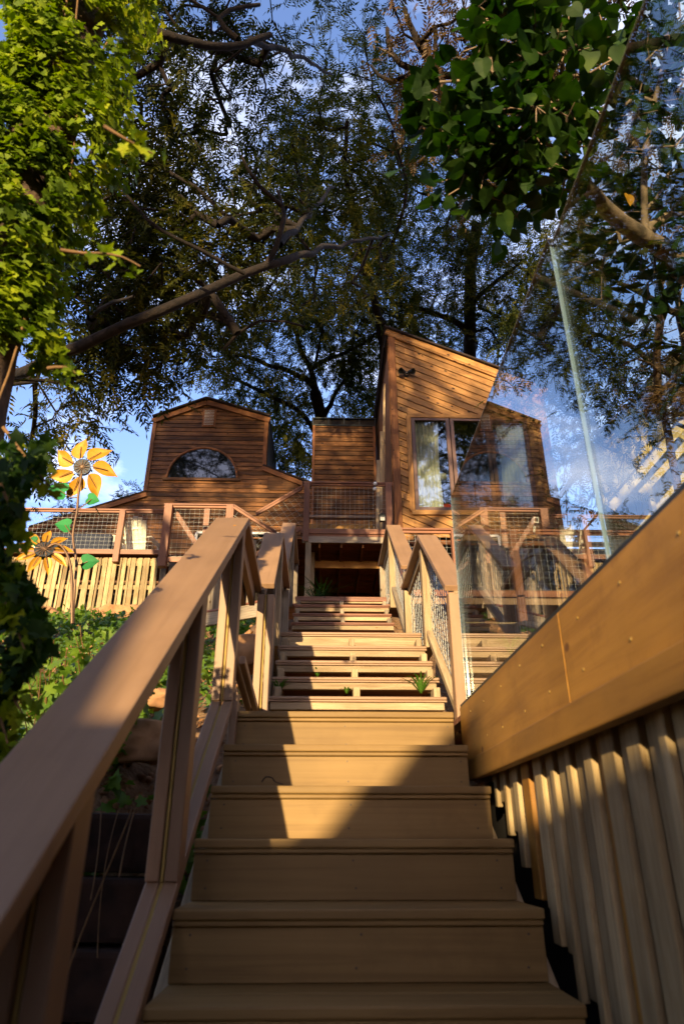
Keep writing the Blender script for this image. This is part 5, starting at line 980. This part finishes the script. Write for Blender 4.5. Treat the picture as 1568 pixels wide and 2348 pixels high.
for (px, Y_, h_, lb) in [(738, 8.9, .75, 'spidery dark plant growing just inside the dark opening'), (722, 8.7, .5, 'lower dark plant beside the opening post')]:
    q_ = at(px, 1369, Y=Y_); grassclump(lb, (q_.x, Y_, q_.z-.1), 22, h_*.42+.1, 'mulb')
def rock(name, label, c, r, seed, mat='rock'):
    t = tag(link(name, bpy.data.meshes.new(name), mat), label, 'rock'); bm = bmesh.new(); bmesh.ops.create_icosphere(bm, subdivisions=4, radius=1)
    for v in bm.verts:
        p = v.co.copy(); k = 1+.30*noise.noise(p*1.3+Vector((seed, 0, 0)))+.10*noise.noise(p*4+Vector((0, seed, 0)))
        q_ = Vector((max(-.8, min(.8, p.x)), max(-.75, min(.75, p.y)), max(-.7, min(.62, p.z)))); v.co = Vector((q_.x*r[0], q_.y*r[1], q_.z*r[2]))*k
    bm.to_mesh(t.data); bm.free(); t.location = c; t.data.materials.append(M[mat]) if not t.data.materials else None
    t.data.polygons.foreach_set('use_smooth', [True]*len(t.data.polygons)); return t
for (px, py, Y_, rr_, lb) in [(270, 1420, 13.2, (.62, .4, .34), 'flat topped sandy boulder at the foot of the pale slats'), (80, 1425, 12.6, (.7, .4, .3), 'wide sandy boulder at the left end of the slats'), (30, 1430, 11.6, (.6, .4, .35), 'reddish boulder near the left edge of the bank'), (325, 1700, 3.75, (.24, .16, .14), 'sandstone block beside the handrail posts'), (335, 1600, 4.7, (.2, .15, .1), 'small stone on the bank behind the handrail'), (558, 1500, 5.6, (.22, .2, .2), 'orange sandstone lump behind the double handrail post')]:
    c_ = at(px, py, Y=Y_); rock('rock', lb, c_, rr_, px)
# rotten timber retaining wall left of the stairs
rt_ = thing('timber_retaining_wall', 'dark rotting timber retaining wall in shade left of the lowest steps', 'wall', (-.9, 3, -.6))
for j in range(5): beam('timber', (-2.4, 3.02-.05*j, .03-.22*j), (-.56, 3.0-.05*j, .0-.22*j), .2, .205, 'stump', rt_, bev=.02)
beam('side_timber', (-.56, 1.0, -1.2), (-.56, 2.9, -1.0), .08, .9, 'stump', rt_, bev=.02)
P_ = []
for i in range(12):
    x0 = rng.uniform(-1.6, -.6); y0 = 2.86; zz = np.linspace(.12, rng.uniform(-.7, -.1), 9); ph_ = rng.uniform(0, 6); P_.append((np.stack([x0+.09*np.sin(zz*3+ph_), y0-.03-np.linspace(0, .12, 9), zz], 1), rng.uniform(.002, .005)))
V, F = tubes(P_, 4); rawmesh('hanging_roots', V, F, 'vinestem', rt_)

# ------------------------------------------------------------------ unseen shade casters behind the photographer; the wall is added for the lower steps
nb = thing('shadow_wall', 'unseen board wall added behind the stairs, its top cut to shape their shade', 'building', (0, -7, -3.3))  # added wall, top edge cut to the shadow outline on the lower steps
YB = -7.0
def S(u, v): return (u+L.x/L.y*YB, v+L.z/L.y*YB)       # point on the plane Y=YB whose shadow line is (u, v)
kx, kz = L.x/L.y, L.z/L.y
sil = [(-9, 1.25), (-1.05, 1.22), (-.78, .50), (-.63, .50), (-.11, 1.12), (.02, 1.12), (.05, .60), (.45, .45), (9, .40)]
poly = [S(u, v) for u, v in sil]; PB = [(x, max(z, -3)) for x, z in poly]
for i in range(len(PB)-1):
    if abs(PB[i+1][0]-PB[i][0]) < .01: continue
    extrude('shadow_panel', [(PB[i][0], -3.4), (PB[i+1][0], -3.4), PB[i+1], PB[i]], MW(YB), .12, 'siding2', nb)
# shade trees behind the camera
def shade(name, label, blobs, base, seed_n):
    tree(name, label, [base, (base[0], base[1], 3), (base[0]+.5, base[1]+.5, 7), (base[0]+.8, base[1]+1, 11)], [([(base[0]+.5, base[1]+.5, 7), (base[0]+3, base[1]+1, 10), (base[0]+6, base[1]+2, 12.5)], .2, .08), ([(base[0]+.5, base[1]+.5, 8), (base[0]-3, base[1]+1, 11), (base[0]-5, base[1]+2, 13)], .2, .08)], blobs, leafm='pecan', per=10, cr=.6, scale=2.0, trunk_r=(.4, .25), nparts=0, tipr=.012)
bl = []
for x in np.arange(-16, 12, 2.0):
    for z in np.arange(12.5, 27, 1.9):
        if (x < -7.5 and z < 14) or (x > -3.8 and z < 17) or (x > 3.5 and z < 21): continue
        for yy in (-7, -13):
          if x > -4.5 or random.random() > .36: bl.append(((x+random.uniform(-.8, .8), yy+random.uniform(-2, 2), z+random.uniform(-.7, .7)), (1.2, 1.4, 1.0), 19))
shade('shade_tree', 'wide leafy tree standing behind the stairs and shading the canopy', bl, (-6, -10, -3.3), 0)
bl = [((x+random.uniform(-.8, .8), yy+random.uniform(-1, 1), z+random.uniform(-.6, .6)), (1.3, 1.3, 1.1), 8) for x in np.arange(4, 14, 2.) for yy in (-8, -3, 2) for z in np.arange(3, 14, 2.2)]
shade('shade_tree', 'unseen leafy tree right of the side deck, added to cut sky light', bl, (9, -6, -3.3), 1)  # added tree, blocks sky fill from the right
bl = [((x+random.uniform(-.8, .8), yy+random.uniform(-1, 1), 20+random.uniform(-1.5, 1.5)), (1.3, 1.3, 1.1), 8) for x in np.arange(-10, 10, 2.) for yy in np.arange(-6, 3, 2.)]
shade('shade_tree', 'unseen high crown over the lowest stairs, added to cut sky light', bl, (7, -9, -3.3), 2)  # added crown overhead, lowers the sky fill on the stairs

# unseen woods added to block sky light, left open where the low sun passes
def woods(name, label, boxes, size=.9):
    P = []
    for (x0, x1, y0, y1, z0, z1, n) in boxes: P.append(np.stack([rng.uniform(x0, x1, n), rng.uniform(y0, y1, n), z0+(z1-z0)*rng.uniform(0, 1, n)**1.1], 1))
    P = np.concatenate(P); n = len(P); d, s_, u = basis_from(rand_dirs(n), rand_dirs(n)); V, F = stamp(KITE[0][0]*np.array([1, 1.6, 1]), KITE[0][1], P, d, s_, u, rng.uniform(.6, 1.3, n)*size)
    tag(rawmesh(name, V, F, 'pecan', None), label, 'woods', kind='stuff')
woods('shade_woods', 'unseen dense woods added behind the stairs to block sky light', [(-60, -19, -42, -34, -4, 30, 16000), (7, 60, -42, -34, -4, 23, 14000), (-19, 7, -42, -36, -4, 5, 3000), (-19, 0, -42, -34, 25, 34, 2500), (-34, -26, -36, -2, -4, 26, 14000), (26, 34, -36, -2, -4, 26, 14000)])
